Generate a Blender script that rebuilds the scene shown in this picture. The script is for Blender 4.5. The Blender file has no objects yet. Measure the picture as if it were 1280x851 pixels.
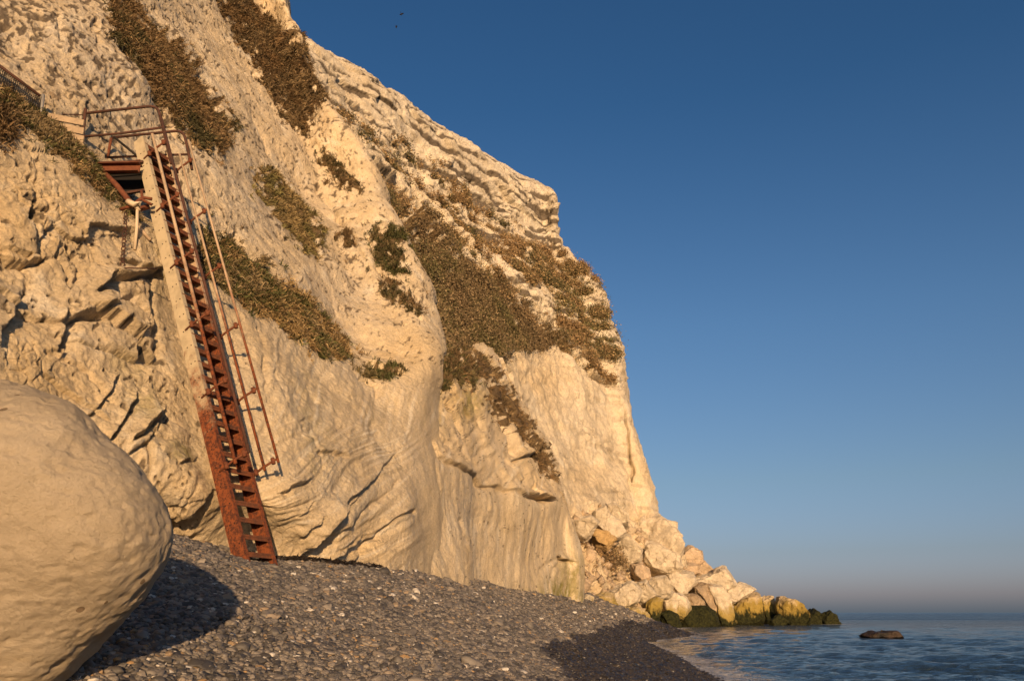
import bpy, bmesh, math, random
import numpy as np
from mathutils import Vector, Matrix

# ------------------------------------------------------------------ camera
PITCH = math.radians(18.69)
CAM_Z = 1.7
F = 1005.0
SP, CP = math.sin(PITCH), math.cos(PITCH)
sc = bpy.context.scene
COL = sc.collection
cam_d = bpy.data.cameras.new('camera')
cam = bpy.data.objects.new('camera', cam_d)
COL.objects.link(cam)
cam.location = (0, 0, CAM_Z)
cam.rotation_euler = (math.pi/2 + PITCH, 0, 0)
cam_d.sensor_width = 36.0
cam_d.lens = F/1280*36.0
cam_d.clip_start = 0.1
cam_d.clip_end = 90000
sc.camera = cam

# ------------------------------------------------------------------ light
SUN_DIR = Vector((0.17, -1.0, 0.155)).normalized()      # towards the sun
SUN_EL = math.asin(SUN_DIR.z)
SUN_ROT = math.atan2(SUN_DIR.x, SUN_DIR.y)
world = bpy.data.worlds.new('World'); sc.world = world
world.use_nodes = True
wt = world.node_tree
bg = wt.nodes['Background']
sky = wt.nodes.new('ShaderNodeTexSky')
sky.sky_type = 'NISHITA'; sky.sun_disc = False
sky.sun_elevation = SUN_EL; sky.sun_rotation = SUN_ROT
sky.altitude = 0; sky.air_density = 1.0; sky.dust_density = 1.3; sky.ozone_density = 2.4
tc = wt.nodes.new('ShaderNodeTexCoord'); sx = wt.nodes.new('ShaderNodeSeparateXYZ')
wt.links.new(tc.outputs['Generated'], sx.inputs[0])
cr = wt.nodes.new('ShaderNodeValToRGB'); els = cr.color_ramp.elements
SKYTINT = [(0.0, (.97,1.2,2.3)), (.018, (1.13,1.11,1.95)), (.066, (.99,.965,1.38)), (.147, (1.0,1.0,1.17)), (.33, (.84,1.02,1.23)), (.57, (.50,.84,1.12)), (1.0, (.42,.78,1.08))]
while len(els) < len(SKYTINT): els.new(.5)
for e, (p, c) in zip(els, SKYTINT): e.position = p; e.color = (c[0]/3, c[1]/3, c[2]/3, 1)
wt.links.new(sx.outputs[2], cr.inputs[0])
m3 = wt.nodes.new('ShaderNodeVectorMath'); m3.operation = 'MULTIPLY'
m4 = wt.nodes.new('ShaderNodeVectorMath'); m4.operation = 'SCALE'; m4.inputs['Scale'].default_value = 3.0
wt.links.new(sky.outputs['Color'], m3.inputs[0]); wt.links.new(cr.outputs[0], m3.inputs[1])
wt.links.new(m3.outputs[0], m4.inputs[0]); wt.links.new(m4.outputs[0], bg.inputs['Color'])
bg.inputs['Strength'].default_value = 0.081
sun_d = bpy.data.lights.new('sun', 'SUN')
sun_d.energy = 5.0; sun_d.angle = math.radians(0.5); sun_d.color = (1.0, 0.66, 0.36)
sun = bpy.data.objects.new('sun', sun_d); COL.objects.link(sun)
sun.location = (5, -30, 30)
sun.rotation_euler = (-SUN_DIR).to_track_quat('-Z', 'Y').to_euler()
sc.view_settings.view_transform = 'Standard'; sc.view_settings.look = 'None'
sc.view_settings.gamma = 1.0; sc.view_settings.use_curve_mapping = False
sc.view_settings.exposure = 0.30

rng = np.random.default_rng(7)
random.seed(7)

# ------------------------------------------------------------------ maths helpers
def w(px, py, Y):
    """world point on the ray of a photograph point, at distance Y along the shore"""
    px = np.asarray(px, float); py = np.asarray(py, float); Y = np.asarray(Y, float)
    x = (px-640)/F; v = (425.5-py)/F
    dy = CP - v*SP; dz = SP + v*CP
    t = Y/dy
    return np.stack([x*t, Y+0*x, CAM_Z + dz*t], -1)

def proj(P):
    y, z = P[..., 1], P[..., 2]-CAM_Z
    d = y*CP + z*SP; u = -y*SP + z*CP
    d = np.maximum(d, 0.05)
    return 640 + F*P[..., 0]/d, 425.5 - F*u/d, d

_p = np.random.default_rng(3).permutation(4096).astype(np.int64)
_g = np.random.default_rng(4).normal(size=(4096, 3)).astype(np.float32)
_g /= np.linalg.norm(_g, axis=1)[:, None]
def _h(i, j, k, seed):
    return _p[(_p[(_p[(i+seed*131) & 4095] + j) & 4095] + k) & 4095]
def noise(P, seed=0):
    P = P.astype(np.float32)
    i0 = np.floor(P).astype(np.int64); f = P - i0
    s = f*f*f*(f*(f*6-15)+10)
    out = np.zeros(P.shape[:-1], np.float32)
    for a in (0, 1):
        wx = s[..., 0] if a else 1-s[..., 0]
        for b in (0, 1):
            wy = s[..., 1] if b else 1-s[..., 1]
            for c in (0, 1):
                wz = s[..., 2] if c else 1-s[..., 2]
                g = _g[_h(i0[..., 0]+a, i0[..., 1]+b, i0[..., 2]+c, seed)]
                out += wx*wy*wz*(g[..., 0]*(f[..., 0]-a)+g[..., 1]*(f[..., 1]-b)+g[..., 2]*(f[..., 2]-c))
    return out*1.6
def lod(lam, sp):
    return np.clip((lam/sp-2.0)/2.5, 0, 1)
def fbm(P, lam, octs, sp, seed=0, gain=0.5, ridge=False, aniso=(1, 1, 1)):
    out = 0; a = 1.0
    A = np.array(aniso)
    for o in range(octs):
        n = noise(P*A/lam, seed+o*7)
        if ridge: n = 0.5-np.abs(n)*1.6
        out = out + a*n*lod(lam, sp)
        lam *= 0.5; a *= gain
    return out
def facets(P, size, seed=0, k=1.0):
    """planar broken facets: every cell has its own tilted plane; also returns distance to the cell border"""
    Q = P/size; i0 = np.floor(Q).astype(np.int64)
    best = np.full(Q.shape[:-1], 9.0); sec = best.copy(); val = np.zeros_like(best)
    for a in (-1, 0, 1):
        for b in (-1, 0, 1):
            for c in (-1, 0, 1):
                ii = i0+np.array([a, b, c])
                h = _h(ii[..., 0], ii[..., 1], ii[..., 2], seed)
                fp = ii + 0.5 + 0.48*_g[(h*7+11) & 4095]
                d = Q-fp
                dd = np.sqrt((d*d).sum(-1))
                gg = _g[(h*3+5) & 4095]
                v = (d*gg).sum(-1)*0.8 + (gg[..., 0])*0.25
                m = dd < best
                sec = np.where(m, best, np.minimum(sec, dd))
                val = np.where(m, v, val); best = np.where(m, dd, best)
    return val*size*k, (sec-best)
def inpoly(px, py, poly):
    x, y = px, py; c = np.zeros(np.shape(x), bool); n = len(poly)
    for i in range(n):
        x0, y0 = poly[i]; x1, y1 = poly[(i+1) % n]
        if y0 == y1: continue
        m = ((y0 > y) != (y1 > y)) & (x < (x1-x0)*(y-y0)/(y1-y0)+x0)
        c ^= m
    return c
def segdist(px, py, pts):
    """distance to a polyline and side (+ = left/below when walking in +x)"""
    best = np.full(np.shape(px), 1e9); side = np.zeros(np.shape(px)); 
    for (x0, y0), (x1, y1) in zip(pts[:-1], pts[1:]):
        dx, dy = x1-x0, y1-y0; L = dx*dx+dy*dy
        t = np.clip(((px-x0)*dx+(py-y0)*dy)/L, 0, 1)
        ex, ey = px-(x0+t*dx), py-(y0+t*dy)
        d = np.hypot(ex, ey); s = np.sign(dx*ey-dy*ex)
        m = d < best
        best = np.where(m, d, best); side = np.where(m, s, side)
    return best, side
def blobs(px, py, lst):
    a = np.zeros(px.shape)
    for x, y, rx, ry, s in lst: a = np.maximum(a, s*np.exp(-(((px-x)/rx)**2+((py-y)/ry)**2)))
    return a
def smooth(a, b, x):
    t = np.clip((x-a)/(b-a), 0, 1); return t*t*(3-2*t)

# ------------------------------------------------------------------ mesh helpers
def mesh_from(name, V, Fc, mat=None, smooth_shade=True, parent=None, attrs=None):
    V = np.asarray(V, np.float32); Fc = np.asarray(Fc, np.int32)
    me = bpy.data.meshes.new(name)
    me.vertices.add(len(V)); me.vertices.foreach_set('co', V.ravel())
    k = Fc.shape[1]
    me.loops.add(Fc.size); me.loops.foreach_set('vertex_index', Fc.ravel())
    me.polygons.add(len(Fc))
    me.polygons.foreach_set('loop_start', np.arange(0, Fc.size, k, dtype=np.int32))
    if smooth_shade: me.polygons.foreach_set('use_smooth', np.ones(len(Fc), bool))
    me.update(calc_edges=True)
    if attrs:
        for n, a in attrs.items():
            if a.ndim == 1:
                at = me.attributes.new(n, 'FLOAT', 'POINT'); at.data.foreach_set('value', a.astype(np.float32))
            else:
                at = me.attributes.new(n, 'FLOAT_COLOR', 'POINT')
                c = np.ones((len(a), 4), np.float32); c[:, :3] = a; at.data.foreach_set('color', c.ravel())
    o = bpy.data.objects.new(name, me); COL.objects.link(o)
    if mat: me.materials.append(mat)
    if parent: o.parent = parent
    return o
def from_bm(name, bm, mat=None, parent=None, smooth_shade=False):
    me = bpy.data.meshes.new(name); bm.to_mesh(me); bm.free()
    if smooth_shade: me.polygons.foreach_set('use_smooth', np.ones(len(me.polygons), bool))
    o = bpy.data.objects.new(name, me); COL.objects.link(o)
    if mat: me.materials.append(mat)
    if parent: o.parent = parent
    return o
def tag(o, label=None, cat=None, group=None, kind=None):
    if label: o['label'] = label
    if cat: o['category'] = cat
    if group: o['group'] = group
    if kind: o['kind'] = kind
    return o
def empty(name, loc=(0, 0, 0)):
    o = bpy.data.objects.new(name, None); COL.objects.link(o); o.location = loc
    return o
def grid_faces(nr, nc):
    i = np.arange(nr*nc).reshape(nr, nc)
    return np.stack([i[:-1, :-1], i[:-1, 1:], i[1:, 1:], i[1:, :-1]], -1).reshape(-1, 4)

# ------------------------------------------------------------------ material helpers
class NT:
    def __init__(s, name):
        s.m = bpy.data.materials.new(name); s.m.use_nodes = True
        s.t = s.m.node_tree; s.b = s.t.nodes['Principled BSDF']
        s.pos = s.n('ShaderNodeNewGeometry').outputs['Position']
    def n(s, typ, **kw):
        nd = s.t.nodes.new(typ)
        for k, v in kw.items(): setattr(nd, k, v)
        return nd
    def set(s, sock, v):
        if isinstance(v, bpy.types.NodeSocket): s.t.links.new(v, sock)
        elif isinstance(v, (tuple, list)) and sock.type == 'RGBA' and len(v) == 3: sock.default_value = (*v, 1)
        else: sock.default_value = v
    def math(s, op, a, b=0.0, c=0.0, clamp=False):
        nd = s.n('ShaderNodeMath', operation=op, use_clamp=clamp)
        s.set(nd.inputs[0], a); s.set(nd.inputs[1], b); s.set(nd.inputs[2], c)
        return nd.outputs[0]
    def mapr(s, v, a, b, c=0.0, d=1.0):
        nd = s.n('ShaderNodeMapRange', interpolation_type='SMOOTHSTEP')
        for k, x in enumerate((v, a, b, c, d)): s.set(nd.inputs[k], x)
        return nd.outputs[0]
    def mix(s, f, a, b, mode='MIX'):
        nd = s.n('ShaderNodeMix', data_type='RGBA', blend_type=mode)
        s.set(nd.inputs[0], f); s.set(nd.inputs[6], a); s.set(nd.inputs[7], b)
        return nd.outputs[2]
    def scale(s, vec, sx, sy, sz):
        nd = s.n('ShaderNodeVectorMath', operation='MULTIPLY')
        s.set(nd.inputs[0], vec); nd.inputs[1].default_value = (sx, sy, sz)
        return nd.outputs[0]
    def noise(s, vec, sc_, det=4, rough=.55, dist=0):
        nd = s.n('ShaderNodeTexNoise')
        s.set(nd.inputs['Vector'], vec); nd.inputs['Scale'].default_value = sc_
        nd.inputs['Detail'].default_value = det; nd.inputs['Roughness'].default_value = rough
        nd.inputs['Distortion'].default_value = dist
        return nd.outputs['Fac']
    def voro(s, vec, sc_, feat='F1', out='Distance', rnd=1.0):
        nd = s.n('ShaderNodeTexVoronoi', feature=feat)
        s.set(nd.inputs['Vector'], vec); nd.inputs['Scale'].default_value = sc_
        nd.inputs['Randomness'].default_value = rnd
        return nd.outputs[out]
    def attr(s, name, typ='GEOMETRY', out='Fac'):
        nd = s.n('ShaderNodeAttribute', attribute_type=typ); nd.attribute_name = name
        return nd.outputs[out]
    def ramp(s, f, stops):
        nd = s.n('ShaderNodeValToRGB'); cr = nd.color_ramp
        while len(cr.elements) < len(stops): cr.elements.new(0.5)
        for e, (p, c) in zip(cr.elements, stops): e.position = p; e.color = (*c, 1)
        s.set(nd.inputs[0], f); return nd.outputs[0]
    def bump(s, h, strength=1.0, dist=0.02, prev=None):
        nd = s.n('ShaderNodeBump'); s.set(nd.inputs['Strength'], strength)
        nd.inputs['Distance'].default_value = dist; s.set(nd.inputs['Height'], h)
        if prev: s.set(nd.inputs['Normal'], prev)
        return nd.outputs[0]
    def out(s, col, rough=.8, normal=None, metal=0, spec=.3):
        s.set(s.b.inputs['Base Color'], col); s.set(s.b.inputs['Roughness'], rough)
        if normal: s.set(s.b.inputs['Normal'], normal)
        s.set(s.b.inputs['Metallic'], metal); s.b.inputs['Specular IOR Level'].default_value = spec
        return s.m

# chalk cliff: colour from position, plus masks stored on the mesh (soil, algae, pits, grey weathering, fresh white)
def chalk_mat(name, pale, mid, dark, near=True):
    m = NT(name); P = m.pos
    n1 = m.noise(P, .35 if near else .06, 5, .6)
    n2 = m.noise(P, 2.2 if near else .5, 5, .65)
    n3 = m.noise(m.scale(P, 1, 1, .22), 3.5 if near else .5, 4, .6, .6)
    c = m.mix(m.mapr(n1, .38, .62), mid, pale)
    c = m.mix(m.math('MULTIPLY', m.mapr(n2, .5, .75), .55), c, dark)
    c = m.mix(m.math('MULTIPLY', m.mapr(n3, .55, .75), .3), c, (.42, .37, .27))
    grey = m.attr('grey'); warm = m.attr('warm'); alg = m.attr('algae'); soil = m.attr('soil'); pit = m.attr('pits')
    c = m.mix(m.math('MULTIPLY', grey, m.mapr(m.noise(P, 5 if near else .8, 6, .7), .3, .7)), c, (.50, .44, .36))
    c = m.mix(m.math('MULTIPLY', warm, .55), c, (.74, .52, .24))
    c = m.mix(m.math('MULTIPLY', alg, m.mapr(m.noise(P, 1.7, 4, .7), .35, .62)), c, (.25, .22, .05))
    # flint nodules, and shade painted into the pits (mask on the mesh), pale and ochre runs
    st = m.attr('streak')
    c = m.mix(m.math('MULTIPLY', m.mapr(st, .5, 1), .6), c, (.86, .78, .62))
    c = m.mix(m.math('MULTIPLY', m.mapr(st, .5, 0), .65), c, (.47, .375, .24))
    c = m.mix(m.math('MULTIPLY', m.attr('dark'), .85), c, (.09, .065, .045))
    speck = m.math('LESS_THAN', m.voro(P, 15 if near else 2.6), m.math('MULTIPLY', m.math('ADD', pit, .15), m.math('MULTIPLY', m.mapr(n2, .5, .72), .3)))
    c = m.mix(m.math('MULTIPLY', speck, .6), c, (.16, .12, .08))
    wv = m.n('ShaderNodeVectorMath', operation='ADD'); m.set(wv.inputs[0], P)
    wn = m.n('ShaderNodeTexNoise'); m.set(wn.inputs['Vector'], P); wn.inputs['Scale'].default_value = 1.6 if near else .4; wn.inputs['Detail'].default_value = 5
    ws = m.n('ShaderNodeVectorMath', operation='SCALE'); m.set(ws.inputs[0], wn.outputs['Color']); ws.inputs['Scale'].default_value = .7 if near else 3
    m.set(wv.inputs[1], ws.outputs[0])
    crk = m.voro(wv.outputs[0], 1.3 if near else .24, 'DISTANCE_TO_EDGE')
    cm = m.math('MULTIPLY', m.mapr(crk, .022, .004), m.mapr(m.noise(P, .8 if near else .15, 3), .54, .66))
    c = m.mix(m.math('MULTIPLY', cm, .45), c, (.16, .115, .075))
    sn = m.noise(P, 9 if near else 1.2, 4, .7)
    c = m.mix(m.mapr(m.math('ADD', soil, m.math('MULTIPLY', m.math('SUBTRACT', sn, .5), .9)), .35, .6), c,
              m.mix(sn, (.13, .085, .045), (.2, .14, .07)))
    fine = m.noise(P, 22 if near else 5, 6, .72)
    c = m.mix(.6, c, m.mix(m.mapr(fine, .3, .7), (.68, .66, .63), (1.22, 1.22, 1.22)), 'MULTIPLY')
    h0 = m.noise(m.scale(P, 1, 1, .6), 3.2 if near else .6, 8, .74, .5)
    h1 = m.noise(P, 11 if near else 1.8, 7, .72)
    h2 = m.math('POWER', m.voro(P, 9 if near else 1.6), .6)
    nb = m.bump(h0, .9, .14 if near else .7)
    nb = m.bump(h1, 1.0, .07 if near else .45, nb)
    nb = m.bump(h2, .5, .035 if near else .2, nb)
    nb = m.bump(m.noise(P, 60 if near else 14, 4, .7), .6, .012 if near else .07, nb)
    return m.out(c, .92, nb, spec=.15)
CHALK_N = chalk_mat('chalk_weathered', (.78, .64, .43), (.68, .545, .35), (.51, .395, .24))
CHALK_F = chalk_mat('chalk_clean', (.88, .77, .58), (.82, .71, .53), (.70, .58, .41), False)

def boulder_mat(name, lo, hi, base=(.74, .63, .46)):
    m = NT(name); P = m.pos
    sep = m.n('ShaderNodeSeparateXYZ'); m.set(sep.inputs[0], P); z = sep.outputs[2]
    n = m.noise(P, .8, 5, .65); n2 = m.noise(P, 4, 5, .7)
    c = m.mix(m.mapr(n, .35, .65), base, tuple(x*.78 for x in base))
    c = m.mix(m.math('MULTIPLY', m.mapr(n2, .55, .8), .5), c, (.4, .28, .15))
    wn = m.n('ShaderNodeTexNoise'); m.set(wn.inputs['Vector'], P); wn.inputs['Scale'].default_value = .5; wn.inputs['Detail'].default_value = 5
    wv = m.n('ShaderNodeVectorMath', operation='MULTIPLY_ADD'); m.set(wv.inputs[0], wn.outputs['Color']); wv.inputs[1].default_value = (2.5, 2.5, 2.5); m.set(wv.inputs[2], P)
    crk = m.voro(wv.outputs[0], .45, 'DISTANCE_TO_EDGE')
    c = m.mix(m.math('MULTIPLY', m.mapr(crk, .035, .008), m.mapr(m.noise(P, .3, 3), .45, .58, 0, .4)), c, (.15, .10, .06))
    c = m.mix(.5, c, m.mix(m.mapr(m.noise(P, 3, 6, .75), .3, .7), (.68, .66, .63), (1.25, 1.25, 1.25)), 'MULTIPLY')
    zz = m.math('ADD', z, m.math('MULTIPLY', m.math('SUBTRACT', m.noise(m.scale(P, 1, 1, .35), 1.0, 7, .78), .5), 5.2))
    c = m.mix(m.math('MULTIPLY', m.mapr(zz, hi, lo), .85), c, m.mix(n2, (.42, .26, .025), (.26, .21, .03)))
    c = m.mix(m.mapr(zz, lo*.85, lo*.5), c, m.mix(m.mapr(n2, .3, .7), (.008, .010, .004), (.05, .05, .014)))
    nb = m.bump(m.noise(P, 1.2, 8, .74), 1, .5)
    nb = m.bump(m.noise(P, 5, 6, .72), .8, .14, nb)
    return m.out(c, .85, nb, spec=.2)
CHALK_B = boulder_mat('chalk_boulder', 1.3, 3.2)
CHALK_W = boulder_mat('chalk_weedy', 2.5, 4.0, (.66, .52, .32))
CHALK_O = boulder_mat('chalk_ochre', .8, 1.6, (.62, .42, .19))
CHALK_BR = boulder_mat('chalk_brown', .8, 1.6, (.48, .36, .23))
CHALK_T = boulder_mat('chalk_tan', 1.0, 2.0, (.66, .50, .33))
WEED = boulder_mat('weed_covered', 30, 60)

def smooth_chalk():
    m = NT('boulder_chalk'); P = m.pos
    n1 = m.noise(P, 1.1, 5, .6); n2 = m.noise(P, 7, 6, .7)
    c = m.mix(m.mapr(n1, .35, .65), (.56, .45, .305), (.64, .525, .37))
    c = m.mix(m.math('MULTIPLY', m.mapr(n2, .45, .7), .4), c, (.47, .38, .265))
    c = m.mix(m.math('MULTIPLY', m.mapr(m.noise(m.scale(P, .6, .6, 2), 2.2, 5, .7), .55, .72), .4), c, (.66, .50, .28))
    c = m.mix(m.math('MULTIPLY', m.math('LESS_THAN', m.voro(P, 5.5), m.mapr(m.noise(P, 2.1, 2), .52, .66, 0, .15)), .8), c, (.2, .13, .07))
    nb = m.bump(m.noise(m.scale(P, 1, 1, 1.6), 5, 8, .75, .4), 1, .06)
    nb = m.bump(m.noise(P, 26, 8, .8), 1, .03, nb)
    nb = m.bump(m.noise(P, 110, 3, .7), .5, .004, nb)
    return m.out(c, .9, nb, spec=.15)
BOULDER = smooth_chalk()

def leaf_mat():
    m = NT('dry_foliage')
    return m.out(m.attr('col', out='Color'), .85, spec=.15)
LEAF = leaf_mat()

def pebble_mat():
    m = NT('pebble_flint')
    t = m.attr('tint', 'INSTANCER'); wet = m.attr('wet', 'INSTANCER')
    c = m.ramp(t, [(0, (.055, .05, .046)), (.3, (.11, .099, .087)), (.62, (.18, .157, .132)), (.82, (.24, .205, .165)),
                   (.885, (.26, .19, .12)), (.925, (.34, .21, .09)), (.95, (.45, .4, .33)), (1, (.58, .54, .47))])
    n = m.noise(m.pos, 60, 3, .7)
    c = m.mix(.4, c, m.mix(n, (.4, .4, .4), (1.2, 1.2, 1.2)), 'MULTIPLY')
    c = m.mix(wet, c, m.mix(.9, c, (.2, .18, .17), 'MULTIPLY'))
    return m.out(c, m.mapr(wet, 0, 1, .62, .42), m.bump(m.noise(m.pos, 150, 3), .3, .004), spec=.4)
PEB = pebble_mat()
def shingle_mat():
    m = NT('shingle'); P = m.pos
    v = m.n('ShaderNodeTexVoronoi'); m.set(v.inputs['Vector'], m.scale(P, 1, 1, 1)); v.inputs['Scale'].default_value = 17
    t = m.n('ShaderNodeSeparateColor'); m.set(t.inputs[0], v.outputs['Color'])
    c = m.ramp(t.outputs[0], [(0, (.05, .047, .045)), (.5, (.12, .105, .09)), (.85, (.19, .16, .125)), (.93, (.3, .2, .1)), (.965, (.6, .56, .48))])
    wet = m.attr('wet')
    c = m.mix(wet, c, m.mix(.8, c, (.3, .3, .32), 'MULTIPLY'))
    nb = m.bump(v.outputs['Distance'], 1, -.03)
    return m.out(c, m.mapr(wet, 0, 1, .7, .3), nb, spec=.3)
SHINGLE = shingle_mat()

def sea_mat():
    m = NT('sea_water'); P = m.pos
    dist = m.n('ShaderNodeVectorMath', operation='LENGTH'); m.set(dist.inputs[0], P); d = dist.outputs['Value']
    foam = m.attr('foam')
    nb = m.bump(m.noise(m.scale(P, .55, 1, 1), 2.2, 5, .65, .3), 1.0, .26)
    nb = m.bump(m.noise(m.scale(P, .45, 1, 1), 5.5, 4, .6, .3), 1.0, .07, nb)
    nb2 = m.bump(m.noise(m.scale(P, .4, 1, 1), .5, 5, .7), 1.0, .4, nb)
    nb2 = m.bump(m.noise(m.scale(P, .35, 1, 1), .12, 7, .75), m.mapr(d, 50, 160), 2.6, nb2)
    fn = m.noise(P, 3.5, 7, .75)
    fm = m.mapr(m.math('ADD', foam, m.math('MULTIPLY', m.math('SUBTRACT', fn, .5), 1.5)), .55, .8)
    c = m.mix(fm, (.02, .036, .052), (.55, .53, .51))
    ru = m.math('MULTIPLY', m.mapr(d, 60, 300), m.mapr(m.noise(m.scale(P, .12, 1, 1), .06, 6, .75), .35, .65, .08, .38))
    m.out(c, m.math('MAXIMUM', m.mapr(fm, 0, 1, .07, .7), ru), nb2, spec=.5)
    m.b.inputs['IOR'].default_value = 1.33
    return m.m
SEA = sea_mat()

def plain(name, col, rough=.6, metal=0, bump=None, var=None):
    m = NT(name); c = col
    if var: c = m.mix(m.mapr(m.noise(m.pos, var[1], 5, .7), .35, .65), col, var[0])
    nb = m.bump(m.noise(m.pos, bump[0], 5, .7), .6, bump[1]) if bump else None
    return m.out(c, rough, nb, metal)
WETROCK = plain('wet_brown_rock', (.048, .031, .02), .5, 0, (3, .3), ((.012, .010, .008), 1.2))
RUST = plain('rusty_steel', (.17, .058, .024), .85, .0, (30, .01), ((.11, .035, .018), 14))
DRUST = plain('dark_rusty_steel', (.10, .04, .024), .8, .0, (40, .006), ((.05, .028, .02), 12))
def paint_mat(name, z0, z1, creamc=(.47, .385, .25)):
    """cream paint giving way to rust towards the foot, with rust runs under the bolts"""
    m = NT(name); P = m.pos
    sep = m.n('ShaderNodeSeparateXYZ'); m.set(sep.inputs[0], P); z = sep.outputs[2]
    n = m.noise(P, 3.5, 6, .75)
    zz = m.math('ADD', z, m.math('MULTIPLY', m.math('SUBTRACT', n, .5), 4.2))
    rust = m.mapr(zz, z1, z0)
    runs = m.mapr(m.noise(m.scale(P, 1, 1, .16), 11, 4, .7), .62, .7)
    runs = m.math('MULTIPLY', runs, m.mapr(z, z1+3.2, z1-.5))
    spots = m.mapr(m.noise(P, 15, 4, .7), .66, .72)
    rust = m.math('MAXIMUM', rust, m.math('MAXIMUM', runs, m.math('MULTIPLY', spots, .6)))
    rc = m.mix(m.mapr(m.noise(P, 16, 5, .75), .38, .6), (.06, .02, .011), (.21, .058, .018))
    fleck = m.mapr(m.noise(P, 25, 3, .8), .68, .72)
    rc = m.mix(m.math('MULTIPLY', fleck, m.mapr(z, 2.5, 4.5, 0, .8)), rc, creamc)
    c = m.mix(rust, m.mix(m.mapr(m.noise(P, 5, 4), .4, .7), creamc, tuple(x*.78 for x in creamc)), rc)
    nb = m.bump(m.noise(P, 26, 5, .75), .7, .012)
    return m.out(c, m.mapr(rust, 0, 1, .5, .85), nb)
CREAM = paint_mat('cream_paint_rusting', 4.6, 6.3)
CREAM_IN = paint_mat('pale_paint_rusting', 6.6, 8.6, (.5, .37, .24))
PIPE = paint_mat('pale_pipe_rusting', 6.0, 9.0, (.52, .38, .24))
TREAD = plain('tread_rust', (.10, .042, .024), .85, 0, (30, .01), ((.20, .068, .028), 9))
VOID = plain('void_black', (.012, .01, .009), .9)  # near-black colour standing in for shade under the landing and in bolt holes
BOARD = plain('weathered_board', (.42, .31, .19), .85, 0, (20, .01), ((.3, .22, .14), 6))
CONC = plain('old_concrete', (.3, .24, .16), .9, 0, (14, .03), ((.16, .13, .08), 3))
NET = plain('shadow_netting', (.018, .014, .011), .8)  # near black, so the fence panel carries the darkness of a shadow
ROPE = plain('frayed_rope', (.55, .44, .3), .9)
BIRD = plain('black_feathers', (.012, .012, .014), .6)
SEAWEED = plain('dry_seaweed', (.02, .014, .01), .6)
ZINC = plain('galvanised_tube', (.32, .3, .26), .5, .3)

# ------------------------------------------------------------------ terrain lofts
def spline_eval(knots, Vs, xs):
    """non-uniform Catmull-Rom through Vs (axis 0) at xs"""
    n = len(knots); Vs = np.asarray(Vs, float)
    T = np.zeros_like(Vs)
    h = np.diff(knots)
    sl = (Vs[1:]-Vs[:-1])/h.reshape(-1, *([1]*(Vs.ndim-1)))
    T[0] = sl[0]; T[-1] = sl[-1]
    for i in range(1, n-1):
        T[i] = (sl[i-1]*h[i]+sl[i]*h[i-1])/(h[i-1]+h[i])
    k = np.clip(np.searchsorted(knots, xs, side='right')-1, 0, n-2)
    hh = h[k]; t = (xs-knots[k])/hh
    sh = (-1,)+(1,)*(Vs.ndim-1)
    t = t.reshape(sh); hh = hh.reshape(sh)
    t2, t3 = t*t, t*t*t
    return (2*t3-3*t2+1)*Vs[k] + (t3-2*t2+t)*hh*T[k] + (-2*t3+3*t2)*Vs[k+1] + (t3-t2)*hh*T[k+1]
def lens_vis(A, B):
    """pixel length of each step, the part outside the frame counting little"""
    d = np.hypot(A[..., 0]-B[..., 0], A[..., 1]-B[..., 1])
    mx, my = (A[..., 0]+B[..., 0])/2, (A[..., 1]+B[..., 1])/2
    vis = (mx > -40) & (mx < 1320) & (my > -40) & (my < 900)
    return np.where(vis, d, np.minimum(d, 240)*.10+2)
def loft(net, step, wt_={}):
    net = np.array(net, float)                       # cols, rows, 3
    net[..., 2] = np.log(net[..., 2])
    dc = np.hypot(net[1:, :, 0]-net[:-1, :, 0], net[1:, :, 1]-net[:-1, :, 1])
    dr = np.hypot(net[:, 1:, 0]-net[:, :-1, 0], net[:, 1:, 1]-net[:, :-1, 1])
    kc = np.concatenate([[0], np.cumsum(np.maximum(dc.mean(1), 8))])
    kr = np.concatenate([[0], np.cumsum(np.maximum(dr.mean(0), 8))])
    vc = np.maximum(lens_vis(net[1:], net[:-1]).max(1), 10)
    vr = np.maximum(lens_vis(net[:, 1:], net[:, :-1]).max(0), 10)
    for k_, f_ in wt_.items(): vc[k_] *= f_      # stretches hidden behind a nearer spur
    xs = np.concatenate([np.linspace(kc[i], kc[i+1], max(2, int(vc[i]/step)), endpoint=False) for i in range(len(vc))]+[[kc[-1]]])
    ys = np.concatenate([np.linspace(kr[i], kr[i+1], max(2, int(vr[i]/step)), endpoint=False) for i in range(len(vr))]+[[kr[-1]]])
    A = spline_eval(kc, net, xs)                     # xs, rows, 3
    B = spline_eval(kr, np.swapaxes(A, 0, 1), ys)    # ys, xs, 3
    P = w(B[..., 0], B[..., 1], np.exp(B[..., 2]))
    row = np.interp(ys, kr, np.arange(len(kr)))[:, None]+0*B[..., 0]
    return P, B[..., 0], B[..., 1], row
def normals(P):
    du = np.gradient(P, axis=1); dv = np.gradient(P, axis=0)
    n = np.cross(du, dv); n /= np.linalg.norm(n, axis=-1)[..., None]+1e-9
    return n
def blur(a, k):
    for _ in range(k):
        a = a.copy()
        a[1:-1] = (a[:-2]+2*a[1:-1]+a[2:])/4
        a[:, 1:-1] = (a[:, :-2]+2*a[:, 1:-1]+a[:, 2:])/4
    return a

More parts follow.
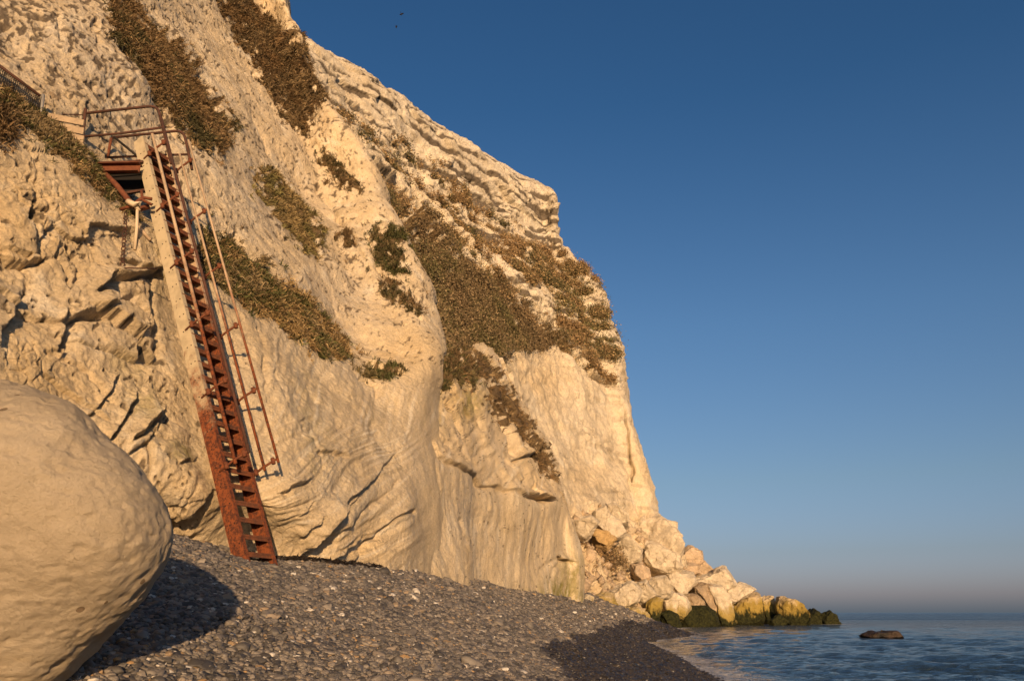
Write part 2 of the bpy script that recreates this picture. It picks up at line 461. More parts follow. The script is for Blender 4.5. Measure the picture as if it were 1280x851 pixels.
# near cliff: columns left to right, rows from the foot to the clifftop
Ncols = [
 [(-700,760,3.2),(-700,640,3.3),(-700,540,3.2),(-700,400,3.3),(-700,250,3.6),(-700,0,4.0),(-700,-80,4.6),(-700,-200,5),(-700,-420,6),(-700,-800,7.5),(-700,-1400,10)],
 [(-380,730,6.6),(-380,640,6.8),(-380,550,6.5),(-380,420,6.6),(-380,270,7.0),(-380,50,7.5),(-380,0,8.5),(-380,-110,9.2),(-380,-260,10.4),(-380,-500,12),(-380,-1400,20)],
 [(-150,720,9.6),(-150,640,9.8),(-150,560,9.4),(-150,430,9.3),(-150,285,9.8),(-150,60,10.3),(-150,10,11.7),(-150,-80,12.4),(-150,-200,13.5),(-150,-380,15.5),(-150,-1300,26)],
 [(0,720,11.3),(0,640,11.6),(0,560,11.0),(0,440,10.8),(0,290,11.3),(0,148,12),(0,100,13.4),(0,40,14.2),(0,-60,15.6),(0,-200,18),(0,-1100,34)],
 [(115,730,12.5),(115,655,12.9),(125,590,12.1),(120,460,12.1),(115,330,12.7),(100,212,13.2),(106,160,14.8),(110,90,15.9),(110,20,17.2),(100,-80,19.5),(80,-900,38)],
 [(225,740,13.6),(225,674,14.1),(232,606,12.9),(220,480,13.3),(205,370,14.2),(190,282,15.0),(200,232,16.6),(205,155,17.9),(200,70,19.8),(190,-20,22.5),(150,-800,44)],
 [(305,750,14.5),(305,692,14.9),(315,628,13.9),(310,520,14.5),(300,440,15.4),(285,358,16.4),(295,315,17.8),(290,220,20),(270,120,23.5),(245,0,27.5),(180,-700,50)],
 [(385,760,15.2),(385,699,15.7),(400,640,15.2),(400,560,16.1),(385,480,17.4),(365,412,18.6),(372,375,20.2),(360,290,23),(335,180,27),(295,30,31.5),(200,-600,54)],
 [(460,770,16.9),(460,709,17.3),(472,640,17.6),(472,570,18.9),(462,510,20.3),(442,449,21.6),(444,425,23),(430,340,26),(395,215,30),(332,30,34.5),(210,-550,58)],
 [(565,785,25),(565,722,25.2),(562,650,25.4),(559,590,26.2),(554,540,27),(547,487,27),(549,450,27),(540,370,30),(480,238,33.5),(366,52,37),(220,-500,60)],
 [(602,760,36),(600,722,36),(595,650,37),(585,590,38),(570,540,39),(541,487,38),(523,450,35),(509,370,39),(450,240,44),(336,52,50),(190,-500,75)],
 [(602,760,50),(600,722,50),(590,650,50),(572,590,50),(545,540,50),(505,487,50),(483,450,52),(470,370,55),(410,240,60),(300,52,66),(150,-500,90)],
]
for c_ in Ncols:
    (ax_, ay_, aY), (bx_, by_, bY) = c_[9], c_[10]
    t_ = min(max((ay_+45)/(ay_-by_), .06), 1)
    c_.insert(10, (ax_+(bx_-ax_)*t_, ay_+(by_-ay_)*t_, math.exp(math.log(aY)*(1-t_)+math.log(bY)*t_)))
P_N, pxN, pyN, rowN = loft(Ncols, 1.28, {10: .2, 9: .35})
sp_N = 1.28*np.linalg.norm(P_N-np.array([0, 0, CAM_Z]), axis=-1)/F
NN = normals(blur(P_N, 6)); 
if (NN[..., 1].mean() > 0): NN = -NN
D = np.zeros(pxN.shape)
lower = smooth(5.2, 4.6, rowN); upper = smooth(5.6, 6.4, rowN)
# broad bulges, broken facets
D += .55*fbm(P_N, 4.0, 3, sp_N, 1)*(.5+.5*upper)
fa, fb = facets(P_N+.25*fbm(P_N, 1.2, 2, sp_N, 9)[..., None], 1.5, 5)
left = smooth(330, 180, pxN)*lower
D += .17*fa*left
D -= .07*smooth(.08, .0, fb)*left*smooth(-.3, .3, noise(P_N/1.1, 6))
fa2, fb2 = facets(P_N*np.array([1, 1, 1.3]), .45, 8)
D += .17*fa2*(left*smooth(.05, .4, noise(P_N/1.5, 77)+blobs(pxN, pyN, [(140,330,70,90,.5),(160,390,50,40,.3)])-.1) + .22*upper)
# fluted, water-worn grooves sweeping up to the right on the lower right bulge
ang = math.radians(38)
u = (pxN*math.cos(ang)-pyN*math.sin(ang)); vv = (pxN*math.sin(ang)+pyN*math.cos(ang))
bend = noise(np.stack([pxN/90, pyN/90, 0*pxN], -1), 31)*26
Q = np.stack([u/75, (vv+bend)/13, 0*u], -1)
fl = noise(Q, 33)+.5*noise(Q*2.1, 34)
flm = smooth(300, 350, pxN)*smooth(560, 500, pxN)*smooth(500, 560, pyN)
D += .055*fl*flm
fl2 = noise(np.stack([u/60, (vv+bend)/17, 0*u], -1), 35)+.5*noise(np.stack([u/30, (vv+bend)/7, 0*u+3], -1), 36)
D += .05*fl2*lower*smooth(500, 560, pyN)*smooth(330, 290, pxN)
# upright weathering runs above the flutes
Q = np.stack([(pxN+pyN*.25)/15, pyN/70, 0*u], -1)
D += .05*(noise(Q, 41)+.6*noise(Q*2, 42))*smooth(300, 340, pxN)*lower*smooth(580, 520, pyN)
# upper face: ribs running down the slope, pock marks
Q = np.stack([(pxN*.80-pyN*.60)/32, (pxN*.6+pyN*.8)/130, 0*u], -1)
D += .13*(noise(Q, 43)+.5*noise(Q*2.2, 44))*upper*(sp_N/.02)**.5
pk = fbm(P_N*np.array([1, 1, .7]), .26, 2, sp_N, 51)
D -= .10*np.clip(pk-.22, 0, 1)*upper*smooth(330, 200, pxN)
pk2 = fbm(P_N*np.array([1.5, 1.5, .6]), .5, 3, sp_N, 52, .6)
D -= .09*np.clip(pk2-.3, 0, 1)*(upper+.4*left)
D += .05*fbm(P_N, .9, 6, sp_N, 61, .70)*(.8+.25*upper+.5*left)
fa3, fb3 = facets(P_N+.06*fbm(P_N, .3, 2, sp_N, 64)[..., None], .22, 65)
gate = smooth(-.1, .35, noise(P_N/1.3, 66))
D += (.13*fa3-.03*smooth(.14, 0, fb3))*(left*gate+upper*.25)
def pitting(P, lam, sp, px, py, dens, seed):
    a = noise(P/(np.asarray(lam)[..., None]*np.array([.9, .9, 1.5]))+2.2*noise(P/np.asarray(lam)[..., None]/3, seed)[..., None]*.3, seed+1)+.45*noise(P/np.asarray(lam)[..., None]/.5, seed+2)
    cl = .5*noise(P/(np.asarray(lam)[..., None]*7), seed+3)+.5*noise(P*np.array([.12, .12, 1])/(np.asarray(lam)[..., None]*4), seed+4)
    return smooth(.50, .66, a+dens*.5+.55*cl-.22)
dens = np.clip(upper*(.55+.45*smooth(300, 120, pxN))+.22*left+.10*lower*smooth(250, 330, pxN)*smooth(560, 440, pyN), 0, 1)
dkN = pitting(P_N, .10*np.sqrt(sp_N/.017), None, pxN, pyN, dens, 300)*smooth(.02, .12, dens)
dkN2 = pitting(P_N, .22, None, pxN, pyN, dens*.85, 320)*smooth(.02, .12, dens)
dkN = np.maximum(dkN, dkN2*.9)
D -= .034*dkN+.018*dkN2
D += .05*fbm(P_N, 1.1, 5, sp_N, 63, .6, ridge=True)*(.4+left*.5+upper*.5)
# carved features: (polyline, width px, depth m, kind)
STR = [
 ([(44,215),(50,245),(40,268)],5,.20,'g'), ([(40,268),(66,257),(60,262)],6,.2,'g'), ([(44,262),(50,294),(54,319)],4,.22,'g'),
 ([(14,316),(30,324),(54,321)],7,.34,'lip'), ([(78,312),(88,352)],4,.2,'g'),
 ([(90,300),(102,330),(96,350)],5,.18,'g'),
 ([(125,358),(140,342),(164,344),(197,336)],8,.40,'lip'), ([(82,426),(88,395),(123,389)],9,.42,'lip'),
 ([(123,389),(140,397),(177,414),(197,434)],9,.40,'lip'), ([(85,392),(80,430)],6,.3,'g'),
 ([(150,372),(168,368),(188,385)],5,.18,'g'), ([(156,327),(205,340)],6,.22,'lip'),
 ([(193,352),(201,397),(205,440)],7,.35,'g'), ([(60,470),(100,500),(130,520)],5,.14,'lip'),
 ([(0,372),(50,400),(82,400)],6,.16,'lip'), ([(0,300),(30,340)],5,.12,'g'),
 ([(137,546),(155,521),(174,492)],5,.26,'lip'), ([(170,546),(190,528),(210,510)],7,.34,'lip'),
 ([(110,520),(135,495),(150,470)],5,.15,'lip'), ([(60,440),(110,460),(140,500)],5,.12,'g'),
 ([(208,640),(250,632),(285,612)],11,.32,'lip'), ([(232,574),(257,561)],4,.12,'lip'),
 ([(387,536),(397,558),(410,581)],3,.10,'g'), ([(400,563),(416,562),(432,567)],4,.14,'lip'), ([(375,530),(392,520)],3,.08,'g'),
 ([(355,613),(372,606),(387,596)],5,.20,'lip'), ([(381,647),(397,628)],3,.12,'lip'),
 ([(340,704),(375,694),(402,678)],15,.62,'lip'), ([(392,676),(412,660),(424,642)],11,.42,'lip'), ([(415,655),(432,634),(452,612)],7,.24,'lip'), ([(380,668),(400,650)],5,.2,'lip'), ([(405,704),(432,696),(462,676)],7,.30,'lip'),
 ([(327,450),(329,492)],4,.16,'g'), ([(328,436),(324,410)],4,.12,'g'),
 ([(457,706),(476,676),(507,642),(524,638)],3,.28,'g'),
 ([(440,640),(458,612),(490,570)],6,.14,'lip'), ([(420,675),(450,660),(500,600)],4,.10,'g'),
 ([(455,470),(470,480),(475,492)],4,.2,'g'), ([(470,452),(500,462)],5,.3,'lip'),
 ([(385,470),(398,500)],4,.10,'g'), ([(340,470),(352,505)],4,.08,'g'),
 ([(250,95),(262,120),(290,170)],5,.3,'g'), ([(150,65),(185,105),(215,150),(240,185)],6,.3,'g'),
 ([(310,145),(330,175),(352,215),(380,258),(400,325)],5,.35,'g'),
 ([(300,290),(340,345),(385,395),(440,435)],7,.3,'g'), ([(400,225),(425,275),(455,330)],4,.3,'g'),
 ([(462,300),(480,355),(530,395)],4,.3,'g'), ([(318,90),(345,130),(385,185)],6,.3,'g'),
 ([(115,30),(120,60)],4,.15,'g'), ([(60,10),(70,60)],4,.12,'g'),
]
nz = noise(np.stack([pxN/14, pyN/14, 0*pxN], -1), 90)*4
nz2 = noise(np.stack([pxN/14, pyN/14, 0*pxN+9], -1), 91)*4
def carve(D, px, py, strs, s=1.0):
    for pts, wd, dep, kind in strs:
        x0 = min(p[0] for p in pts)-4*wd; x1 = max(p[0] for p in pts)+4*wd
        y0 = min(p[1] for p in pts)-4*wd; y1 = max(p[1] for p in pts)+4*wd
        idx = np.nonzero((px > x0) & (px < x1) & (py > y0) & (py < y1))
        if not len(idx[0]): continue
        d, sd = segdist(px[idx]+nz_of(idx, 0), py[idx]+nz_of(idx, 1), pts)
        if kind == 'g': D[idx] -= s*dep*np.exp(-(d/(wd*.6))**2)
        else:
            below = sd > 0
            v = np.where(below, -dep*np.exp(-(d/wd)**2)*smooth(0, wd*.3, d), .45*dep*np.exp(-(d/(wd*1.5))**2))
            D[idx] += s*v
    return D
_nzs = (nz, nz2)
def nz_of(idx, k): return _nzs[k][idx]
D *= 1-.30*upper-.12*left
D = carve(D, pxN, pyN, STR, .62)
# the face stands back behind the stair
ds, _ = segdist(pxN, pyN, [(318, 700), (258, 440), (184, 170)])
ms = np.exp(-(np.maximum(ds-8, 0)/34)**2)*smooth(4.9, 4.4, rowN)
D = D*(1-.45*ms)-.36*ms
D *= 1-.35*smooth(500, 522, pxN)*lower
P_N2 = P_N + NN*D[..., None]

# lower wall
Ccols = [
 [(502,785,20.4),(502,716,20.6),(502,640,21.2),(507,585,22.5),(515,540,24.2),(535,490,26.4),(530,455,31)],
 [(545,785,21.6),(545,719,21.8),(545,650,22.3),(545,568,23.4),(552,530,25.2),(562,478,27.6),(560,440,36)],
 [(600,790,27.5),(600,728,28),(600,660,28.3),(604,602,28.6),(612,550,30.8),(612,487,34),(612,430,44)],
 [(660,797,34.5),(660,737,35),(660,680,35),(665,618,35),(665,575,38),(652,535,41),(640,480,50)],
 [(705,805,42),(705,745,42.5),(704,690,42),(700,625,42),(697,614,43),(690,592,46),(680,550,60)],
 [(728,808,46),(727,750,46.5),(724,700,46),(712,650,47),(706,622,50),(702,606,53),(695,580,66)],
 [(712,808,60),(712,750,60),(712,700,60),(700,650,62),(696,630,64),(692,615,66),(690,590,80)],
]
P_C, pxC, pyC, rowC = loft(Ccols, 1.2, {5: .4})
sp_C = 1.2*np.linalg.norm(P_C-np.array([0, 0, CAM_Z]), axis=-1)/F
NC = normals(blur(P_C, 6))
if (NC[..., 1].mean() > 0): NC = -NC
DC = np.zeros(pxC.shape)
lw = smooth(3.1, 2.8, rowC); uw = 1-lw
DC += .35*fbm(P_C, 5, 3, sp_C, 11)
DC += .045*fbm(P_C*np.array([1.6, 1.6, .35]), 1.3, 5, sp_C, 12, .7)*lw
Q = np.stack([(pxC*.75+pyC*.65)/14, (pxC*.65-pyC*.75)/60, 0*pxC], -1)
DC += .09*(noise(Q, 15)+.5*noise(Q*2.3, 16))*uw
fa, fb = facets(P_C, 2.4, 21); DC += .10*fa*uw
DC += .05*fbm(P_C, 1.0, 5, sp_C, 17, .7)*(.7+uw*.6)
CST = [
 ([(541,560),(565,580),(596,594),(604,604),(654,618),(683,621)],5,.15,'lip'),
 ([(668,617),(686,622)],4,.5,'lip'), ([(700,697),(711,700)],3,.4,'lip'),
 ([(700,697),(688,722),(680,742)],4,.10,'g'), ([(690,700),(672,718)],4,.08,'g'),
 ([(572,650),(578,700),(574,722)],4,.15,'g'), ([(560,500),(575,540),(580,575)],5,.3,'g'),
 ([(625,500),(640,560),(650,600)],5,.35,'g'), ([(590,490),(600,540)],4,.3,'g'),
 ([(640,575),(680,560)],4,.4,'lip'),
]
_nzs = (noise(np.stack([pxC/14, pyC/14, 0*pxC], -1), 92)*3, noise(np.stack([pxC/14, pyC/14, 0*pxC+5], -1), 93)*3)
DC = carve(DC, pxC, pyC, CST)
P_C2 = P_C + NC*DC[..., None]

# headland behind
Fcols = [
 [(250,760,22),(250,700,26),(240,600,30),(200,520,34),(150,430,40),(100,320,48),(60,200,56),(0,110,62),(-60,40,68),(-200,20,120)],
 [(540,760,46),(540,700,48),(530,600,50),(535,520,50),(532,450,51),(480,330,60),(420,210,70),(380,112,80),(338,38,86),(240,20,130)],
 [(610,770,62),(610,720,66),(600,640,70),(590,540,73),(572,440,77),(540,340,83),(498,235,91),(462,142,97),(430,76,99),(330,60,150)],
 [(690,790,76),(700,740,82),(672,640,90),(655,540,93),(640,434,97),(620,360,101),(588,290,108),(560,222,114),(560,165,120),(480,150,170)],
 [(750,790,84),(765,740,95),(732,640,104),(712,540,108),(692,430,112),(690,372,118),(668,320,125),(645,268,131),(640,214,135),(560,200,190)],
 [(800,800,100),(820,730,116),(790,645,118),(770,560,120),(752,455,122),(735,400,126),(716,350,131),(680,290,137),(678,236,141),(610,225,195)],
 [(860,800,124),(852,700,126),(820,642,126),(803,560,128),(778,450,131),(756,372,136),(722,328,139),(698,298,142),(691,246,144),(640,235,200)],
 [(840,800,160),(835,700,160),(800,642,160),(785,560,162),(760,450,165),(735,372,168),(705,335,172),(680,300,175),(675,250,178),(620,240,230)],
]
P_F, pxF, pyF, rowF = loft(Fcols, 1.4, {0: .1, 6: .3})
sp_F = 1.4*np.linalg.norm(P_F-np.array([0, 0, CAM_Z]), axis=-1)/F
NF = normals(blur(P_F, 6))
if (NF[..., 1].mean() > 0): NF = -NF
DF = np.zeros(pxF.shape)
face = smooth(1.6, 2.1, rowF)*smooth(4.2, 3.9, rowF)
slope = smooth(3.9, 4.3, rowF)*smooth(7.1, 6.8, rowF)
topc = smooth(6.6, 7.0, rowF)*smooth(8.3, 7.9, rowF)
edge = smooth(860, 830, pxF+.0*pyF)
rough = np.minimum(1, smooth(-30, 15, np.abs(pxF-900)))
DF += 1.1*fbm(P_F, 14, 3, sp_F, 71)*smooth(8.6, 7.8, rowF)
DF += .35*fbm(P_F*np.array([1, 1, .45]), 5, 5, sp_F, 72, .6)*face
DF += .55*fbm(P_F*np.array([.5, .5, 1.5]), 6, 5, sp_F, 73, .6)*topc
fa, fb = facets(P_F*np.array([.8, .8, 1.4]), 4.5, 74)
DF += .20*fa*topc+.14*fa*slope
DF += 1.0*fbm(P_F, 4, 4, sp_F, 75, .6)*slope*.7
fa, fb = facets(P_F, 5.0, 76)
tal = smooth(2.2, 1.8, rowF)
DF += (.6*fa - .7*smooth(.12, 0, fb))*tal*.8
# level beds show as thin steps in the bare chalk
zb = P_F[..., 2]+noise(P_F/18, 79)*2.2
DF += .15*noise(np.stack([P_F[..., 0]/9, P_F[..., 1]/9, zb/1.5], -1), 78)*(.5+noise(P_F/7, 80))*(.8*topc+.35*face+.5*slope)
DF += .26*fbm(P_F, 1.8, 4, sp_F, 77, .72)*smooth(8.6, 8, rowF)
ddF = topc*.75+slope*.62+.12*face
bedn = noise(P_F*np.array([.10, .10, .9])/1.0+.4*noise(P_F/6, 81)[..., None], 82)+.55*noise(P_F*np.array([.3, .3, 1.6]), 83)+.35*noise(P_F/.6, 84)
dkF = smooth(.42, .60, bedn+ddF*.42-.06)*smooth(.05, .2, ddF)
DF -= .16*dkF
FST = [([(600,470),(630,520),(660,560)],5,1.0,'g'), ([(625,462),(640,500)],4,.8,'g'), ([(783,505),(787,560),(790,600)],3,1.2,'g'),
       ([(500,270),(530,320),(545,380)],5,1.5,'g'), ([(600,470),(612,455),(640,440)],5,1.2,'lip'),
       ([(450,200),(500,240),(540,300)],5,1.5,'lip'), ([(525,250),(580,310),(630,370)],4,1.0,'lip'), ([(700,425),(745,470),(775,474)],5,1.0,'lip')]
_nzs = (noise(np.stack([pxF/14, pyF/14, 0*pxF], -1), 94)*4, noise(np.stack([pxF/14, pyF/14, 0*pxF+5], -1), 95)*4)
DF = carve(DF, pxF, pyF, FST)
P_F2 = P_F + NF*DF[..., None]

# ------------------------------------------------------------------ vegetation masks
# name: (surface, polygon in photograph pixels, amount, blade length m, palette, breakup, object name, label)
VEG = [
 ('N', [(136,-5),(180,5),(205,35),(240,75),(252,110),(290,155),(294,182),(262,188),(238,165),(215,135),(188,110),(158,72),(138,40)], 26000, .34, 'brown', .25, 'grass_patch',
  'long tongue of brown dry grass on the cliff above the rusty landing rail', 'grass'),
 ('N', [(274,-5),(318,8),(345,28),(374,58),(398,95),(414,130),(396,126),(386,162),(370,168),(350,130),(328,100),(300,50)], 20000, .5, 'rust', .3, 'grass_patch.001',
  'russet brown scrub on the skyline spur of the near cliff at the top', 'scrub'),
 ('N', [(325,208),(347,225),(382,252),(392,275),(400,322),(386,318),(362,284),(338,250)], 4500, .4, 'straw', .25, 'grass_patch.002',
  'straw coloured grass clump in the middle of the near cliff face', 'grass'),
 ('N', [(402,188),(427,205),(452,230),(450,243),(430,232),(405,206)], 900, .4, 'brown', .2, 'grass_patch.003',
  'thin brown streak of scrub high on the near cliff beside the skyline edge', 'scrub'),
 ('N', [(255,285),(300,300),(345,355),(378,368),(418,408),(444,440),(412,448),(380,428),(345,400),(300,366),(262,345)], 15000, .42, 'strawgreen', .2, 'grass_patch.004',
  'long dry grass bank growing on the ledge right of the steel stair', 'grass'),
 ('N', [(464,290),(500,286),(510,305),(502,337),(484,338),(468,322)], 1700, .45, 'green', .25, 'grass_patch.005',
  'round dark green and brown bush near the edge of the near cliff', 'bush'),
 ('N', [(478,343),(500,350),(530,385),(515,390),(495,375),(478,360)], 700, .4, 'brown', .4, 'grass_patch.006',
  'sparse brown tufts below the round bush on the near cliff edge', 'grass'),
 ('N', [(420,291),(441,294),(440,315),(424,312)], 450, .35, 'brown', .2, 'grass_patch.007',
  'small dark tuft left of the round bush on the near cliff', 'grass'),
 ('N', [(-60,92),(0,116),(48,148),(100,190),(150,230),(185,262),(168,264),(130,242),(95,212),(45,172),(0,138),(-60,118)], 9000, .24, 'strawgreen', .1, 'grass_patch.008',
  'shaggy dry grass hanging over the ledge below the timber boards at the left', 'grass'),
 ('N', [(-60,125),(0,130),(16,142),(10,165),(-60,175)], 1500, .35, 'rust', .2, 'grass_patch.009',
  'rusty brown grass hanging at the left edge of the picture', 'grass'),
 ('N', [(453,452),(497,455),(502,464),(484,468),(478,492),(458,477)], 800, .35, 'green', .3, 'grass_patch.010',
  'dark green tuft on the lip above the smooth lower wall', 'bush'),
 ('F', [(536,340),(560,330),(590,345),(625,352),(662,390),(704,424),(712,436),(690,432),(640,434),(622,450),(600,470),(560,480),(545,462),(548,420)], 15000, .9, 'darkbrown', .12, 'scrub_slope',
  'broad dark brown scrub slope in the gully behind the near cliff', 'scrub'),
 ('F', [(508,258),(530,275),(556,310),(588,345),(600,350),(560,352),(536,345),(520,305)], 3200, .9, 'darkbrown', .3, 'scrub_slope.001',
  'brown scrub strip climbing left above the broad scrub slope', 'scrub'),
 ('F', [(415,140),(450,150),(490,180),(545,212),(620,272),(690,312),(722,330),(752,352),(760,400),(775,440),(776,474),(748,474),(715,440),(690,400),(650,350),(600,305),(540,250),(490,215),(450,180),(430,172)], 17000, 1.0, 'brown', 1.22, 'scrub_slope.002',
  'broken band of brown scrub running down under the headland crest', 'scrub'),
 ('F', [(690,370),(735,352),(758,372),(768,412),(774,440),(745,440),(715,420)], 2600, .9, 'green', .85, 'scrub_slope.003',
  'greener scrub near the outer edge of the headland', 'scrub'),
 ('F', [(470,222),(496,245),(512,292),(500,300),(482,275),(470,250)], 1100, .8, 'brown', .5, 'scrub_slope.004',
  'brown strip beside the near cliff edge at the head of the gully', 'scrub'),
 ('F', [(520,250),(560,290),(610,330),(660,385),(700,420),(660,400),(610,352),(560,320),(520,280)], 2200, .9, 'brown', 1.15, 'scrub_slope.005',
  'scattered low scrub between the two brown bands on the headland', 'scrub'),
 ('F', [(716,664),(735,672),(760,680),(792,712),(772,714),(745,700),(722,680)], 1500, .72, 'rust', .1, 'shrub',
  'brown leafless shrub growing in the rockfall under the ochre block', 'shrub'),
 ('F', [(781,704),(792,702),(796,712),(804,728),(796,730),(788,718)], 500, .72, 'rust', .1, 'shrub.001',
  'small brown shrub in the rockfall right of the larger leafless one', 'shrub'),
 ('C', [(548,445),(575,430),(600,440),(625,470),(650,508),(672,545),(692,575),(704,604),(690,600),(660,560),(628,522),(600,478),(562,480)], 5500, .5, 'rust', .2, 'scrub_slope.006',
  'dark scrub strip along the sloping top of the smooth lower wall', 'scrub'),
 ('C', [(545,430),(568,425),(592,455),(598,478),(575,484),(546,476)], 2600, .4, 'green', .15, 'green_bush',
  'bright green bush at the foot of the gully on top of the lower wall', 'bush'),
]
PAL = {
 'brown': [(.18,.118,.058),(.12,.08,.041),(.235,.16,.078),(.075,.065,.03)],
 'rust': [(.18,.115,.055),(.12,.08,.042),(.085,.062,.033),(.22,.155,.08)],
 'straw': [(.28,.205,.095),(.20,.145,.065),(.12,.095,.042),(.17,.145,.055)],
 'strawgreen': [(.28,.195,.09),(.19,.125,.058),(.10,.085,.032),(.075,.078,.028),(.21,.155,.08)],
 'green': [(.085,.085,.032),(.13,.10,.045),(.06,.06,.025),(.16,.125,.06)],
 'darkbrown': [(.125,.088,.048),(.085,.064,.033),(.155,.112,.06),(.075,.064,.028)],
}
def veg_mask(surf, px, py, Pm):
    tot = np.zeros(px.shape); masks = []
    ex = 1.0*noise(np.stack([px/11, py/11, 0*px+1], -1), 101)*13+noise(np.stack([px/4.5, py/4.5, 0*px+1], -1), 103)*9
    ey = noise(np.stack([px/11, py/11, 0*px+7], -1), 102)*13+noise(np.stack([px/4.5, py/4.5, 0*px+7], -1), 104)*9
    # breakup runs along the near-level beds
    br = .8*noise(Pm*np.array([.08, .08, .55])/1.0, 105)+.8*noise(Pm*np.array([.12, .12, 1.1]), 108)+.6*noise(Pm*np.array([.3, .3, .9]), 106)+.5*noise(Pm*.9, 107)
    for s, poly, *_r in VEG:
        if s != surf: masks.append(None); continue
        m = inpoly(px+ex, py+ey, poly)
        brk = _r[3]
        isl = noise(np.stack([(px*.8-py*.6)/7, (px*.6+py*.8)/20, 0*px+3], -1), 109)+.6*noise(np.stack([px/3.5, py/3.5, 0*px+3], -1), 110)
        m = m & (br > (-1.1+brk*1.25)) & (isl < .52-brk*.25)
        masks.append(m); tot = np.maximum(tot, m)
    return masks, tot
mN, sN = veg_mask('N', pxN, pyN, P_N2); mC, sC = veg_mask('C', pxC, pyC, P_C2); mF, sF = veg_mask('F', pxF, pyF, P_F2)
# lone tufts scattered over the slope's lit chalk read from soil stains
def blobs(px, py, lst):
    a = np.zeros(px.shape)
    for x, y, rx, ry, s in lst: a = np.maximum(a, s*np.exp(-(((px-x)/rx)**2+((py-y)/ry)**2)))
    return a
def cliff_obj(name, P, px, py, soil, pits, grey, warm, algae, mat, label, streak=None, dark=None):
    o = mesh_from(name, P.reshape(-1, 3), grid_faces(*px.shape), mat, attrs={
        'soil': blur(soil.astype(float), 1).ravel(), 'pits': pits.ravel(), 'grey': grey.ravel(), 'warm': warm.ravel(), 'algae': algae.ravel(),
        'streak': (np.full(px.shape, .5) if streak is None else np.clip(streak, 0, 1)).ravel(), 'dark': (0*px if dark is None else dark).ravel()})
    tag(o, label, None, None, 'structure'); return o
stN = noise(P_N/3.0, 201)
greyN = np.clip(.25+.5*upper*smooth(350, 150, pxN)+.9*blobs(pxN, pyN, [(380,380,60,50,.9),(440,380,50,60,.7),(160,330,70,60,.5),(130,420,60,30,.6),(330,240,60,70,.6),(520,640,14,90,.9)])+.3*stN, 0, 1)
warmN = np.clip(.15+blobs(pxN, pyN, [(60,480,120,90,.5),(30,280,70,70,.5),(250,620,70,40,.4),(500,440,40,30,.7),(400,20,60,60,.3),(470,680,30,30,.6)])+.25*noise(P_N/1.7, 202), 0, 1)
algN = np.clip(blobs(pxN, pyN, [(235,560,22,18,.8),(190,500,26,30,.5),(395,560,14,30,.5),(215,320,30,50,.5),(170,450,30,20,.4),(380,500,20,40,.3)]), 0, 1)
cliff_obj('cliff', P_N2, pxN, pyN, sN, np.clip(.25+.9*upper+.3*left, 0, 1), greyN, warmN, algN, CHALK_N, 'near chalk cliff face with ledge behind the steel stair',
          .5+(noise(np.stack([(vv+bend)/5, u/70, 0*u], -1), 601)+.7*noise(np.stack([(vv+bend)/2.2, u/45, 0*u], -1), 602))*.5*flm
          + (noise(np.stack([(pxN+pyN*.25)/6, pyN/60, 0*u], -1), 603)+.6*noise(np.stack([(pxN+pyN*.25)/2.6, pyN/30, 0*u], -1), 604))*.45*lower*smooth(300, 350, pxN)*smooth(590, 520, pyN)
          + .35*fbm(P_N, .8, 4, sp_N, 605, .7)*np.maximum(left, upper), dkN)
greyC = np.clip(.2+blobs(pxC, pyC, [(585,650,30,90,.9),(560,560,40,60,.5)])+.3*noise(P_C/2, 203), 0, 1)
warmC = np.clip(.35*uw+.15+blobs(pxC, pyC, [(580,505,20,20,.8),(575,700,6,40,.8)])+.3*noise(P_C/3, 204), 0, 1)
algC = np.clip(blobs(pxC, pyC, [(700,735,25,14,1.),(712,715,14,22,.9),(585,505,16,20,.8),(540,510,16,30,.5)])+.6*smooth(2.9, 2.3, P_C[..., 2])*smooth(600, 680, pxC), 0, 1)
cliff_obj('cliff_wall', P_C2, pxC, pyC, sC, .25+.5*uw, greyC, warmC, algC, CHALK_N, 'smooth lower chalk wall at the back of the beach',
          .5+(noise(np.stack([(pxC+(pyC-600)*np.where(pyC < 600, .35, .05))/4.5, pyC/70, 0*pxC], -1), 611)+.7*noise(np.stack([(pxC+(pyC-600)*.2*uw)/2.2, pyC/40, 0*pxC], -1), 612))*.42,
          pitting(P_C, .16, None, pxC, pyC, .10+.2*uw, 340))
warmF = np.clip(.25+.5*tal+blobs(pxF, pyF, [(745,715,40,26,1.),(730,600,30,40,.5),(800,600,20,60,.5),(680,470,40,30,.4)])+.3*noise(P_F/9, 205)-.25*topc, 0, 1)
cliff_obj('headland', P_F2, pxF, pyF, sF, np.clip(.15+.7*topc+.5*slope, 0, 1), np.clip(.15+.45*topc+.3*noise(P_F/8, 206), 0, 1)*.7, warmF,
          0*warmF, CHALK_F, 'tall chalk headland with scrub slope and white lower face',
          .5+.30*fbm(P_F*np.array([1, 1, .5]), 3.5, 5, sp_F, 621, .7)+.25*noise(P_F*np.array([.1, .1, 1.3]), 622), dkF*(1-.4*face))

